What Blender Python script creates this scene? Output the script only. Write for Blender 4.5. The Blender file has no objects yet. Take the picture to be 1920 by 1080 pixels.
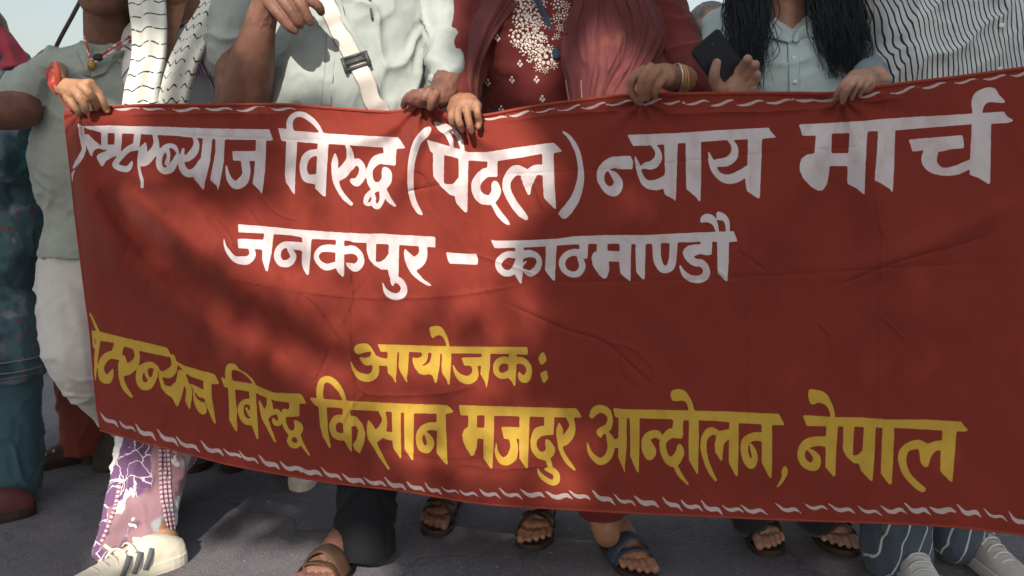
import bpy, bmesh, math, random
import numpy as np
from mathutils import Vector, Matrix
from mathutils.bvhtree import BVHTree
random.seed(7)
RNG = np.random.default_rng(7)
SC = bpy.context.scene
COL = SC.collection

# ------------------------------------------------------------------ camera, sky, sun, exposure
F = 1600.0                      # focal length in pixels of a 1920 px wide frame
CAMH = 0.93
PITCH = math.radians(8.0)
cam_d = bpy.data.cameras.new("camera")
cam = bpy.data.objects.new("camera", cam_d)
COL.objects.link(cam)
cam_d.sensor_width = 36.0
cam_d.lens = F / 1920.0 * 36.0
cam_d.clip_start = 0.05
cam_d.clip_end = 3000.0
cam.location = (0, 0, CAMH)
cam.rotation_euler = (math.radians(90) - PITCH, 0, 0)
cam_d.dof.use_dof = True
cam_d.dof.focus_distance = 1.9
cam_d.dof.aperture_fstop = 7.0
SC.camera = cam

SUN_EL = math.radians(34.0)
SUN_AZ = math.radians(-8.0)     # to the right of straight behind the camera
SUND = np.array([math.sin(SUN_AZ) * math.cos(SUN_EL), -math.cos(SUN_AZ) * math.cos(SUN_EL), math.sin(SUN_EL)])
world = bpy.data.worlds.new("World")
SC.world = world
world.use_nodes = True
nt = world.node_tree
bg = nt.nodes["Background"]
sky = nt.nodes.new("ShaderNodeTexSky")
sky.sky_type = 'NISHITA'
sky.sun_disc = False
sky.sun_elevation = SUN_EL
sky.sun_rotation = math.atan2(SUND[0], SUND[1])
sky.air_density = 1.0
sky.dust_density = 4.0
sky.ozone_density = 1.0
sky.sun_intensity = 1.0
haze_mix = nt.nodes.new("ShaderNodeMix"); haze_mix.data_type = 'RGBA'      # milky hazy sky
haze_mix.inputs[0].default_value = 0.4
haze_mix.inputs[7].default_value = (5.2, 5.2, 4.1, 1)
nt.links.new(sky.outputs[0], haze_mix.inputs[6])
nt.links.new(haze_mix.outputs[2], bg.inputs[0])
bg.inputs[1].default_value = 0.12
sun_d = bpy.data.lights.new("sun", 'SUN')
sun_d.energy = 4.5
sun_d.angle = math.radians(0.55)
sun_d.color = (1.0, 0.87, 0.70)
sun = bpy.data.objects.new("sun", sun_d)
COL.objects.link(sun)
sun.rotation_euler = Vector(tuple(-SUND)).to_track_quat('-Z', 'Y').to_euler()
sun.location = tuple(SUND * 20)
SC.view_settings.view_transform = 'Standard'
SC.view_settings.look = 'None'
SC.view_settings.exposure = 0.55
SC.view_settings.gamma = 1.0
SC.view_settings.use_curve_mapping = False
SC.render.engine = 'CYCLES'
SC.cycles.use_denoising = True
SC.cycles.max_bounces = 8
SC.cycles.transparent_max_bounces = 12

# ------------------------------------------------------------------ helpers: where a photo pixel lies at a real distance
CP, SP = math.cos(PITCH), math.sin(PITCH)
CAMP = np.array([0, 0, CAMH])

def ray(px, py):
    px = np.asarray(px, float); py = np.asarray(py, float)
    a = (px - 960.0) / F
    b = (540.0 - py) / F
    return np.stack([a, CP + b * SP, -SP + b * CP], -1)

def W(px, py, Y):
    d = ray(px, py)
    return CAMP + d * (np.asarray(Y, float) / d[..., 1])[..., None]

def G(px, py):
    d = ray(px, py)
    return CAMP + d * (-CAMH / d[..., 2])[..., None]

def MPP(px, py, Y):              # metres per pixel there
    d = ray(px, py)
    return (np.asarray(Y, float) / d[..., 1]) / F

def smooth_path(pts, n=8):
    """Catmull-Rom through points of any dimension."""
    p = np.array(pts, float)
    if len(p) < 3:
        t = np.linspace(0, 1, n + 1)[:, None]
        return p[0] * (1 - t) + p[-1] * t
    q = np.vstack([2 * p[0] - p[1], p, 2 * p[-1] - p[-2]])
    out = []
    for i in range(1, len(q) - 2):
        a, b, c, d = q[i - 1], q[i], q[i + 1], q[i + 2]
        for k in range(n):
            t = k / n
            out.append(0.5 * (2 * b + (c - a) * t + (2 * a - 5 * b + 4 * c - d) * t * t + (3 * b - a - 3 * c + d) * t ** 3))
    out.append(p[-1])
    return np.array(out)

def smooth_closed(pts, n=5):
    p = np.array(pts, float)
    m = len(p)
    out = []
    for i in range(m):
        a, b, c, d = p[i - 1], p[i], p[(i + 1) % m], p[(i + 2) % m]
        for k in range(n):
            t = k / n
            out.append(0.5 * (2 * b + (c - a) * t + (2 * a - 5 * b + 4 * c - d) * t * t + (3 * b - a - 3 * c + d) * t ** 3))
    return np.array(out)

# numpy value noise
def _h(ix, iy, iz, seed):
    n = (ix.astype(np.int64) * 374761393 + iy.astype(np.int64) * 668265263 + iz.astype(np.int64) * 2147483647 + seed * 974634777) & 0xffffffff
    n = ((n ^ (n >> 13)) * 1274126177) & 0xffffffff
    n = n ^ (n >> 16)
    return (n & 0xffff) / 32767.5 - 1.0

def vnoise(p, seed=0):
    p = np.asarray(p, float)
    i = np.floor(p)
    f = p - i
    u = f * f * f * (f * (f * 6 - 15) + 10)
    i = i.astype(np.int64)
    r = 0
    for dx in (0, 1):
        for dy in (0, 1):
            for dz in (0, 1):
                w = (u[..., 0] if dx else 1 - u[..., 0]) * (u[..., 1] if dy else 1 - u[..., 1]) * (u[..., 2] if dz else 1 - u[..., 2])
                r = r + w * _h(i[..., 0] + dx, i[..., 1] + dy, i[..., 2] + dz, seed)
    return r

def fbm(p, octv=3, seed=0):
    r = 0; a = 1.0
    p = np.asarray(p, float)
    for k in range(octv):
        r = r + a * vnoise(p * (2.03 ** k) + 17.3 * k, seed + k)
        a *= 0.5
    return r

# ------------------------------------------------------------------ materials
def _n(nt, t, **kw):
    n = nt.nodes.new(t)
    for k, v in kw.items():
        setattr(n, k, v)
    return n

def mat(name, col, rough=0.8, var=0.12, vscale=18.0, bump=0.0, bscale=250.0, trans=0.0, spec=0.3, sheen=0.0, sss=0.0, metal=0.0, col2=None, c2scale=6.0, c2lo=0.5, c2hi=0.6, bdist=0.002):
    m = bpy.data.materials.new(name)
    m.use_nodes = True
    nt = m.node_tree
    b = nt.nodes["Principled BSDF"]
    b.inputs['Roughness'].default_value = rough
    b.inputs['Specular IOR Level'].default_value = spec
    b.inputs['Sheen Weight'].default_value = sheen
    b.inputs['Metallic'].default_value = metal
    if sss:
        b.inputs['Subsurface Weight'].default_value = sss
        b.inputs['Subsurface Radius'].default_value = (1.0, 0.35, 0.2)
        b.inputs['Subsurface Scale'].default_value = 0.008
    tc = _n(nt, "ShaderNodeTexCoord")
    noi = _n(nt, "ShaderNodeTexNoise")
    noi.inputs['Scale'].default_value = vscale
    noi.inputs['Detail'].default_value = 5.0
    nt.links.new(tc.outputs['Object'], noi.inputs['Vector'])
    ramp = _n(nt, "ShaderNodeValToRGB")
    ramp.color_ramp.elements[0].position = 0.3
    ramp.color_ramp.elements[1].position = 0.7
    lo = [max(0, c * (1 - var)) for c in col]
    hi = [min(1, c * (1 + var)) for c in col]
    ramp.color_ramp.elements[0].color = (*lo, 1)
    ramp.color_ramp.elements[1].color = (*hi, 1)
    nt.links.new(noi.outputs['Fac'], ramp.inputs['Fac'])
    cout = ramp.outputs['Color']
    if col2 is not None:
        n2 = _n(nt, "ShaderNodeTexNoise")
        n2.inputs['Scale'].default_value = c2scale
        n2.inputs['Detail'].default_value = 4.0
        nt.links.new(tc.outputs['Object'], n2.inputs['Vector'])
        mr = _n(nt, "ShaderNodeMapRange")
        mr.inputs['From Min'].default_value = c2lo
        mr.inputs['From Max'].default_value = c2hi
        nt.links.new(n2.outputs['Fac'], mr.inputs['Value'])
        mx = _n(nt, "ShaderNodeMix", data_type='RGBA')
        nt.links.new(mr.outputs['Result'], mx.inputs['Factor'])
        nt.links.new(cout, mx.inputs[6])
        mx.inputs[7].default_value = (*col2, 1)
        cout = mx.outputs[2]
    nt.links.new(cout, b.inputs['Base Color'])
    if bump:
        bn = _n(nt, "ShaderNodeTexNoise")
        bn.inputs['Scale'].default_value = bscale
        bn.inputs['Detail'].default_value = 3.0
        nt.links.new(tc.outputs['Object'], bn.inputs['Vector'])
        bp = _n(nt, "ShaderNodeBump")
        bp.inputs['Strength'].default_value = bump
        bp.inputs['Distance'].default_value = bdist
        nt.links.new(bn.outputs['Fac'], bp.inputs['Height'])
        nt.links.new(bp.outputs['Normal'], b.inputs['Normal'])
    if trans:
        tr = _n(nt, "ShaderNodeBsdfTranslucent")
        nt.links.new(cout, tr.inputs['Color'])
        mxs = _n(nt, "ShaderNodeMixShader")
        mxs.inputs[0].default_value = trans
        nt.links.new(b.outputs[0], mxs.inputs[1])
        nt.links.new(tr.outputs[0], mxs.inputs[2])
        out = nt.nodes["Material Output"]
        nt.links.new(mxs.outputs[0], out.inputs['Surface'])
    m["cout"] = 0
    return m

def overlay(m, fn):
    """insert a colour layer: fn(nt, texcoord_node, colour_socket) -> colour socket"""
    nt = m.node_tree
    b = nt.nodes["Principled BSDF"]
    l = b.inputs['Base Color'].links[0]
    src = l.from_socket
    tc = [n for n in nt.nodes if n.bl_idname == "ShaderNodeTexCoord"][0]
    new = fn(nt, tc, src)
    for k in list(src.links):
        if k.to_node == b or k.to_node.bl_idname == "ShaderNodeBsdfTranslucent":
            nt.links.new(new, k.to_socket)
    return m

def math_node(nt, op, a, b=None, clamp=False):
    n = _n(nt, "ShaderNodeMath", operation=op, use_clamp=clamp)
    for i, v in enumerate((a, b)):
        if v is None: continue
        if isinstance(v, (int, float)):
            n.inputs[i].default_value = v
        else:
            nt.links.new(v, n.inputs[i])
    return n.outputs[0]

def mixc(nt, fac, a, b):
    mx = _n(nt, "ShaderNodeMix", data_type='RGBA')
    if isinstance(fac, (int, float)): mx.inputs[0].default_value = fac
    else: nt.links.new(fac, mx.inputs[0])
    for i, v in ((6, a), (7, b)):
        if isinstance(v, tuple): mx.inputs[i].default_value = (*v, 1)
        else: nt.links.new(v, mx.inputs[i])
    return mx.outputs[2]

# ------------------------------------------------------------------ objects
def tag(o, label=None, cat=None, group=None, kind=None):
    if label: o["label"] = label
    if cat: o["category"] = cat
    if group: o["group"] = group
    if kind: o["kind"] = kind
    return o

def empty(name, loc, label, cat, group=None):
    o = bpy.data.objects.new(name, None)
    o.empty_display_size = 0.1
    COL.objects.link(o)
    o.location = tuple(float(v) for v in loc)
    return tag(o, label, cat, group)

def rootloc(o):
    v = np.zeros(3)
    while o is not None:
        v += np.array(o.location); o = o.parent
    return v

def obj(name, me, m, parent=None, kind=None):
    """me is a mesh in world coordinates; it is re-based to its parent"""
    o = bpy.data.objects.new(name, me)
    me.name = name
    COL.objects.link(o)
    if m is not None:
        me.materials.clear(); me.materials.append(m)
    if parent is not None:
        off = rootloc(parent)
        n = len(me.vertices)
        co = np.empty(n * 3); me.vertices.foreach_get('co', co)
        co = (co.reshape(-1, 3) - off).ravel()
        me.vertices.foreach_set('co', co)
        me.update()
        o.parent = parent
    if kind: o["kind"] = kind
    return o

class MB:
    """collects primitives (world coordinates)"""
    def __init__(s): s.v = []; s.f = []; s.uv = []; s.n = 0; s.has_uv = False
    def add(s, v, f, uv=None):
        v = np.asarray(v, float).reshape(-1, 3)
        s.v.append(v); s.f += [tuple(int(i) + s.n for i in q) for q in f]
        s.uv.append(np.zeros((len(v), 2)) if uv is None else np.asarray(uv, float))
        if uv is not None: s.has_uv = True
        s.n += len(v)
        return s
    def ring_loft(s, rings, cap=True, uv=None):
        k = len(rings[0]); f = []
        for i in range(len(rings) - 1):
            for j in range(k):
                a = i * k + j; b = i * k + (j + 1) % k
                f.append((a, b, b + k, a + k))
        if cap:
            f.append(tuple(range(k - 1, -1, -1)))
            f.append(tuple((len(rings) - 1) * k + j for j in range(k)))
        return s.add(np.vstack(rings), f, uv)
    def sphere(s, c, r, nu=12, nv=8, R=None):
        c = np.asarray(c, float); r = np.ones(3) * r
        vs = [np.array([0, 0, 1.0])]
        for i in range(1, nv):
            th = math.pi * i / nv
            for j in range(nu):
                ph = 2 * math.pi * j / nu
                vs.append(np.array([math.sin(th) * math.cos(ph), math.sin(th) * math.sin(ph), math.cos(th)]))
        vs.append(np.array([0, 0, -1.0]))
        vs = np.array(vs) * r
        if R is not None: vs = vs @ np.asarray(R).T
        f = [(0, 1 + j, 1 + (j + 1) % nu) for j in range(nu)]
        for i in range(nv - 2):
            for j in range(nu):
                a = 1 + i * nu + j; b = 1 + i * nu + (j + 1) % nu
                f.append((a, a + nu, b + nu, b))
        last = len(vs) - 1; o = 1 + (nv - 2) * nu
        f += [(last, o + (j + 1) % nu, o + j) for j in range(nu)]
        return s.add(vs + c, f)
    def tube(s, pts, rads, seg=10, flat=None, flatdir=None, smooth=0, cap=True, uvs=False):
        """tube through points; rads per point; flat = ratio of the second radius; flatdir = direction of the first (wide) radius"""
        P = np.array(pts, float); Rr = np.array(rads, float)
        if Rr.ndim == 0: Rr = np.full(len(P), float(Rr))
        if smooth:
            q = smooth_path(np.column_stack([P, Rr]), smooth)
            P, Rr = q[:, :3], q[:, 3]
        T = np.gradient(P, axis=0); T /= np.linalg.norm(T, axis=1)[:, None] + 1e-12
        rings = []; uv = []
        L = np.concatenate([[0], np.cumsum(np.linalg.norm(np.diff(P, axis=0), axis=1))])
        nrm = None
        for i in range(len(P)):
            t = T[i]
            if flatdir is not None:
                a = np.asarray(flatdir[i] if np.ndim(flatdir) == 2 else flatdir, float)
            elif nrm is None:
                a = np.array([0, 0, 1.0]) if abs(t[2]) < 0.9 else np.array([1.0, 0, 0])
            else: a = nrm
            a = a - t * (a @ t); a /= np.linalg.norm(a) + 1e-12
            nrm = a
            b = np.cross(t, a)
            ang = np.linspace(0, 2 * math.pi, seg, endpoint=False)
            fl = 1.0 if flat is None else flat
            rings.append(P[i] + Rr[i] * (np.cos(ang)[:, None] * a + fl * np.sin(ang)[:, None] * b))
            uv += [(math.cos(g) * Rr[i], L[i]) for g in ang]
        return s.ring_loft(rings, cap, uv if uvs else None)
    def capsule(s, p0, p1, r0, r1, seg=12):
        s.sphere(p0, r0, seg, 8); s.sphere(p1, r1, seg, 8)
        if np.linalg.norm(np.asarray(p1) - np.asarray(p0)) > 1e-6:
            s.tube([p0, p1], [r0, r1], seg)
        return s
    def chain(s, nodes, sm=0, seg=12):
        """nodes: (px, py, Y, radius px)"""
        q = np.array(nodes, float)
        if sm: q = smooth_path(q, sm)
        P = W(q[:, 0], q[:, 1], q[:, 2]); R = q[:, 3] * MPP(q[:, 0], q[:, 1], q[:, 2])
        for i in range(len(q) - 1): s.capsule(P[i], P[i + 1], R[i], R[i + 1], seg)
        return s
    def wchain(s, nodes, sm=0, seg=12):
        """nodes: world x, y, z, r"""
        q = np.array(nodes, float)
        if sm: q = smooth_path(q, sm)
        for i in range(len(q) - 1): s.capsule(q[i, :3], q[i + 1, :3], q[i, 3], q[i + 1, 3], seg)
        return s
    def loft(s, secs, seg=32, sm=6, e=2.4):
        """secs: (px, py, Y, rx px, ry px): stacked horizontal ellipses"""
        q = smooth_path(np.array(secs, float), sm)
        ang = np.linspace(0, 2 * math.pi, seg, endpoint=False)
        ca = np.sign(np.cos(ang)) * np.abs(np.cos(ang)) ** (2 / e); sa = np.sign(np.sin(ang)) * np.abs(np.sin(ang)) ** (2 / e)
        rings = []
        for (px, py, Y, rx, ry) in q:
            c = W(px, py, Y); k = MPP(px, py, Y)
            rings.append(np.stack([c[0] + rx * k * ca, c[1] + ry * k * sa, np.full(seg, c[2])], -1))
        return s.ring_loft(rings)
    def box(s, c, size, R=None):
        h = np.array(size) / 2
        v = np.array([[x, y, z] for x in (-1, 1) for y in (-1, 1) for z in (-1, 1)]) * h
        if R is not None: v = v @ np.asarray(R).T
        f = [(0, 1, 3, 2), (4, 6, 7, 5), (0, 4, 5, 1), (2, 3, 7, 6), (0, 2, 6, 4), (1, 5, 7, 3)]
        return s.add(v + np.asarray(c), f)
    def mesh(s, smooth=True):
        me = bpy.data.meshes.new("m")
        V = np.vstack(s.v)
        me.from_pydata(V.tolist(), [], s.f)
        if s.has_uv:
            uvl = me.uv_layers.new(name="UVMap")
            UV = np.vstack(s.uv)
            li = np.empty(len(me.loops), dtype=np.int32); me.loops.foreach_get('vertex_index', li)
            uvl.data.foreach_set('uv', UV[li].ravel())
        me.update()
        if smooth: me.shade_smooth()
        return me

def remesh(mb, voxel=0.006, sm=4, disp=None, soften=2):
    """one continuous surface over overlapping closed primitives; disp(points, normals) -> offset"""
    me = mb.mesh()
    o = bpy.data.objects.new("tmp", me); COL.objects.link(o)
    r = o.modifiers.new("r", 'REMESH'); r.mode = 'VOXEL'; r.voxel_size = voxel; r.use_smooth_shade = True
    if sm:
        s = o.modifiers.new("s", 'SMOOTH'); s.factor = 0.5; s.iterations = sm
    dg = bpy.context.evaluated_depsgraph_get()
    out = bpy.data.meshes.new_from_object(o.evaluated_get(dg))
    bpy.data.objects.remove(o); bpy.data.meshes.remove(me)
    if disp is not None:
        n = len(out.vertices)
        co = np.empty(n * 3); out.vertices.foreach_get('co', co); co = co.reshape(-1, 3)
        no = np.empty(n * 3); out.vertex_normals.foreach_get('vector', no); no = no.reshape(-1, 3)
        d = disp(co, no)
        co = co + (no * d[:, None] if d.ndim == 1 else d)
        out.vertices.foreach_set('co', co.ravel()); out.update()
        if soften:
            o = bpy.data.objects.new("tmp", out); COL.objects.link(o)
            s = o.modifiers.new("s", 'SMOOTH'); s.factor = 0.5; s.iterations = soften
            dg = bpy.context.evaluated_depsgraph_get()
            new = bpy.data.meshes.new_from_object(o.evaluated_get(dg))
            bpy.data.objects.remove(o); bpy.data.meshes.remove(out); out = new
    out.shade_smooth()
    return out

def join_meshes(ms):
    bm = bmesh.new()
    for m in ms:
        bm.from_mesh(m); bpy.data.meshes.remove(m)
    me = bpy.data.meshes.new("j"); bm.to_mesh(me); bm.free()
    me.shade_smooth()
    return me

def folds(amp, sc, seed=0, rot=0.0, amp2=0.0, sc2=40.0):
    """cloth folds: stretched noise, ridged a little; sc = frequency per axis (1/m); rot turns it in the x-z plane"""
    c, s_ = math.cos(rot), math.sin(rot)
    def f(co, no):
        q = np.stack([co[:, 0] * c + co[:, 2] * s_, co[:, 1], -co[:, 0] * s_ + co[:, 2] * c], -1)
        warp = fbm(co * 6.0, 2, seed + 50)[:, None] * np.array([0.5, 0.2, 0.5])
        n = fbm(q * np.array(sc) + warp, 2, seed)
        r = np.clip(1 - np.abs(fbm(q * np.array(sc) * 0.8 + warp + 9.1, 2, seed + 3)), 0, 1) ** 7
        r2 = np.clip(1 - np.abs(fbm(q * np.array(sc) * 1.7 + warp * 1.5 + 4.7, 2, seed + 13)), 0, 1) ** 9
        d = amp * (0.32 * n + 0.85 * r + 0.26 * r2 - 0.18)
        if amp2: d = d + amp2 * fbm(co * sc2, 2, seed + 7)
        return d
    return f

def struct(name, me, m):
    o = obj(name, me, m); o["kind"] = "structure"; return o
# ------------------------------------------------------------------ ground
def asphalt():
    m = mat("asphalt", (0.122, 0.117, 0.150), rough=0.9, var=0.18, vscale=3.0, bump=0.9, bscale=160.0, spec=0.25, bdist=0.004)
    def f(nt, tc, src):
        v = _n(nt, "ShaderNodeTexVoronoi"); v.inputs['Scale'].default_value = 150.0
        nt.links.new(tc.outputs['Object'], v.inputs['Vector'])
        sep = _n(nt, "ShaderNodeSeparateColor"); nt.links.new(v.outputs['Color'], sep.inputs[0])
        mr = _n(nt, "ShaderNodeMapRange"); mr.inputs['From Min'].default_value = 0.55; mr.inputs['From Max'].default_value = 1.0
        mr.inputs['To Max'].default_value = 0.55
        nt.links.new(sep.outputs[0], mr.inputs['Value'])
        c = mixc(nt, mr.outputs['Result'], src, (0.20, 0.19, 0.185))
        n = _n(nt, "ShaderNodeTexNoise"); n.inputs['Scale'].default_value = 1.3; n.inputs['Detail'].default_value = 6
        nt.links.new(tc.outputs['Object'], n.inputs['Vector'])
        mr2 = _n(nt, "ShaderNodeMapRange"); mr2.inputs['From Min'].default_value = 0.5; mr2.inputs['From Max'].default_value = 0.72; mr2.inputs['To Max'].default_value = 0.6
        nt.links.new(n.outputs['Fac'], mr2.inputs['Value'])
        c = mixc(nt, mr2.outputs['Result'], c, (0.15, 0.14, 0.15))
        wn = _n(nt, "ShaderNodeTexNoise"); wn.inputs['Scale'].default_value = 5.0; wn.inputs['Detail'].default_value = 5
        nt.links.new(tc.outputs['Object'], wn.inputs['Vector'])
        ma = _n(nt, "ShaderNodeVectorMath", operation='MULTIPLY_ADD'); ma.inputs[1].default_value = (0.35, 0.35, 0.0)
        nt.links.new(wn.outputs['Color'], ma.inputs[0]); nt.links.new(tc.outputs['Object'], ma.inputs[2])
        cr = _n(nt, "ShaderNodeTexVoronoi"); cr.feature = 'DISTANCE_TO_EDGE'; cr.inputs['Scale'].default_value = 1.5
        nt.links.new(ma.outputs[0], cr.inputs['Vector'])
        mk = _n(nt, "ShaderNodeMapRange"); mk.inputs['From Min'].default_value = 0.002; mk.inputs['From Max'].default_value = 0.007
        mk.inputs['To Min'].default_value = 0.35; mk.inputs['To Max'].default_value = 0.0
        nt.links.new(cr.outputs['Distance'], mk.inputs['Value'])
        c = mixc(nt, mk.outputs['Result'], c, (0.025, 0.024, 0.026))
        st = _n(nt, "ShaderNodeTexNoise"); st.inputs['Scale'].default_value = 11.0; st.inputs['Detail'].default_value = 7
        nt.links.new(tc.outputs['Object'], st.inputs['Vector'])
        ms = _n(nt, "ShaderNodeMapRange"); ms.inputs['From Min'].default_value = 0.55; ms.inputs['From Max'].default_value = 0.75; ms.inputs['To Max'].default_value = 0.55
        nt.links.new(st.outputs['Fac'], ms.inputs['Value'])
        return mixc(nt, ms.outputs['Result'], c, (0.07, 0.066, 0.075))
    return overlay(m, f)
M_ASPH = asphalt()
mb = MB()
R_ = 900.0
mb.add([(-R_, -R_, 0), (R_, -R_, 0), (R_, R_, 0), (-R_, R_, 0)], [(0, 1, 2, 3)])
ground = struct("road", mb.mesh(False), M_ASPH)

# loose grit on the tarmac
rg = np.random.default_rng(8)
mb = MB()
for k in range(900):
    y = rg.uniform(1.45, 4.5); x = rg.uniform(-0.75, 0.75) * y
    q = rg.uniform(0.0012, 0.0042) * (1 + (rg.random() < 0.04) * 1.5)
    mb.sphere((x, y, q * 0.3), np.array([q, q * rg.uniform(0.6, 1), q * 0.6]), 5, 4)
tag(obj("grit", mb.mesh(), mat("grit_stone", (0.17, 0.16, 0.15), rough=0.9, var=0.5, vscale=40)), "loose grit scattered on the tarmac", "grit", kind="stuff")
# ------------------------------------------------------------------ the red cloth banner
# lettering strokes: crop origin x0, y0, scale; P = outline, S = smooth outline, R = brush stroke (x, y, width)
TXT = []
def word(label, colour, *items):
    TXT.append((label, colour, items))

A1, A2, A3, A4 = (120, 200, 5.4), (340, 200, 5.4), (520, 200, 5.4), (740, 200, 4.5)
A5, A6, A7, A8 = (1000, 200, 5.4), (1160, 200, 5.4), (1480, 200, 5.4), (1640, 150, 4.909)
B1, B2, B3, B4 = (400, 400, 6), (660, 400, 6), (900, 390, 6), (1120, 390, 6)
C1, C2 = (640, 600, 7.714), (820, 600, 7.714)
D1, D2, D3 = (160, 580, 4.5), (400, 660, 5.4), (580, 690, 5.143)
E1, E2, E3, E4 = (840, 720, 5.4), (1080, 720, 5.4), (1260, 720, 5.143), (1480, 720, 5.143)

word("white word crumpled under the left hand", 'w',
 (A1, 'R', [(150,185,26),(172,220,50),(182,290,58),(195,370,52),(200,440,44),(165,515,52),(125,575,42),(95,622,18)]),
 (A1, 'R', [(105,648,16),(82,690,26),(76,740,22),(72,800,8)]),
 (A1, 'P', [(205,285),(245,278),(310,345),(375,395),(375,240),(440,240),(440,385),(512,385),(516,250),(590,258),(575,480),(500,510),(430,545),(395,600),(375,605),(330,512),(345,480),(430,450),(440,430),(400,437),(360,420),(320,430),(285,470),(292,508),(268,495),(240,430),(205,350)]),
 (A1, 'P', [(200,200),(440,190),(700,198),(1000,202),(1300,214),(1620,228),(1620,302),(1500,305),(1250,300),(950,287),(760,275),(590,272),(380,262),(240,225)]),
 (A2, 'P', [(0,218),(300,222),(600,226),(890,230),(930,337),(890,347),(850,337),(440,332),(200,320),(0,302)]),
 (A1, 'P', [(712,262),(782,267),(758,440),(690,450),(672,385),(702,370)]),
 (A1, 'R', [(710,405,66),(640,440,62),(570,510,58),(520,585,60),(570,622,62),(640,630,62),(675,590,38),(690,545,10)]),
 (A1, 'R', [(915,280,42),(935,360,56),(918,440,84),(870,500,96),(820,540,110),(785,575,60)]),
 (A1, 'R', [(825,368,14),(800,440,78),(770,530,54),(758,600,30),(772,680,30),(790,750,34),(792,812,32)]),
 (A1, 'R', [(1150,462,26),(1120,410,44),(1060,394,46),(1000,440,62),(966,520,60),(965,600,62),(1010,650,62),(1075,632,78),(1120,565,64),(1150,490,38)]),
 (A1, 'R', [(1045,430,40),(1058,500,36),(1040,575,44)]),
 (A1, 'R', [(1315,300,34),(1340,370,54),(1320,450,82),(1260,515,74),(1205,540,44)]),
 (A1, 'R', [(1208,430,24),(1192,520,48),(1196,610,70),(1245,672,76),(1330,655,80),(1395,560,66)]),
 (A1, 'P', [(1410,290),(1505,295),(1478,560),(1425,780),(1412,842),(1380,805),(1320,738),(1310,700),(1370,600),(1395,450)]),
 (A2, 'P', [(345,305),(442,325),(428,560),(392,770),(370,855),(358,800),(292,740),(318,600),(345,450)]),
 (A2, 'P', [(755,330),(860,330),(848,650),(822,850),(812,895),(795,850),(722,780),(740,640),(755,480)]),
 (A2, 'P', [(518,450),(760,450),(760,550),(640,548),(524,545)]),
 (A2, 'R', [(640,520,80),(655,610,84),(655,690,82),(618,760,100),(550,792,84),(490,740,56),(462,650,30),(455,560,8)]))
word("white word beside the opening bracket", 'w',
 (A3, 'P', [(8,218),(60,220),(170,245),(470,268),(800,290),(1100,305),(1220,310),(1250,345),(1300,422),(1210,427),(1050,412),(800,397),(620,382),(400,372),(200,357),(40,347)]),
 (A3, 'R', [(145,262,52),(124,200,64),(134,132,62),(180,84,54),(250,78,56),(330,122,56),(400,190,44),(452,268,30)]),
 (A3, 'P', [(92,345),(202,350),(184,650),(174,892),(155,870),(85,760),(76,680)]),
 (A3, 'P', [(410,370),(517,375),(500,650),(488,912),(465,905),(385,830),(385,780),(398,600),(405,450)]),
 (A3, 'R', [(420,462,70),(360,470,72),(300,500,78),(266,575,74),(266,660,74),(305,725,86),(400,735,100)]),
 (A3, 'R', [(585,468,12),(584,550,64),(580,640,66),(590,740,60),(620,830,48),(680,920,48),(748,985,38)]),
 (A3, 'R', [(705,385,36),(730,450,60),(738,540,84),(700,620,112),(650,680,110),(605,720,70)]),
 (A3, 'R', [(745,625,44),(775,575,64),(820,562,72),(860,620,66),(855,700,82),(805,765,84),(760,750,50)]),
 (A3, 'P', [(1070,400),(1207,405),(1197,597),(1050,580),(1010,500),(1075,475)]),
 (A3, 'R', [(1090,520,104),(1000,545,98),(940,630,64),(938,730,66),(975,800,84),(1050,805,100),(1105,745,104),(1105,675,98),(1090,640,60)]),
 (A3, 'R', [(990,840,50),(920,900,54),(895,970,44),(940,985,34),(985,930,36)]),
 (A3, 'R', [(975,900,34),(975,980,50),(1015,1015,50),(1058,950,48),(1062,860,56)]),
 (A3, 'R', [(1085,850,50),(1130,940,54),(1190,1003,24)]))
word("white opening bracket", 'w',
 (A4, 'R', [(290,188,40),(258,222,74),(192,300,64),(150,430,60),(134,560,52),(136,690,50),(160,800,48),(198,875,44),(228,908,18)]))
word("white word inside the brackets", 'w',
 (A4, 'P', [(270,278),(480,340),(620,383),(780,383),(1000,348),(1340,303),(1370,330),(1417,376),(1330,397),(1240,397),(1050,432),(880,457),(760,462),(600,452),(420,407),(320,387),(300,377)]),
 (A4, 'R', [(348,142,30),(395,178,64),(440,222,48),(474,290,40),(485,350,28)]),
 (A4, 'R', [(430,150,18),(480,195,34),(530,240,40),(562,310,40),(576,380,28)]),
 (A4, 'P', [(323,380),(417,400),(415,650),(490,655),(545,590),(562,600),(540,765),(470,745),(395,680),(325,590)]),
 (A4, 'P', [(540,440),(622,455),(612,890),(600,897),(525,822),(508,770),(540,640)]),
 (A4, 'P', [(785,450),(867,450),(867,592),(780,590),(780,520)]),
 (A4, 'R', [(830,555,72),(760,562,82),(692,635,78),(690,715,76),(735,775,84),(810,785,80),(855,725,84),(850,665,66),(845,642,34)]),
 (A4, 'R', [(832,820,38),(880,900,48),(935,965,42),(968,993,12)]),
 (A4, 'R', [(1110,570,40),(1080,548,74),(1010,540,86),(950,620,72),(950,710,66),(1000,810,64),(1060,890,64),(1108,940,38)]),
 (A4, 'R', [(1100,600,70),(1180,538,84),(1260,535,90)]),
 (A4, 'P', [(1072,560),(1205,570),(1155,670),(1142,745),(1125,742),(1080,650)]),
 (A4, 'P', [(1245,390),(1340,385),(1347,640),(1362,862),(1345,857),(1258,770),(1250,640)]))
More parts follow.
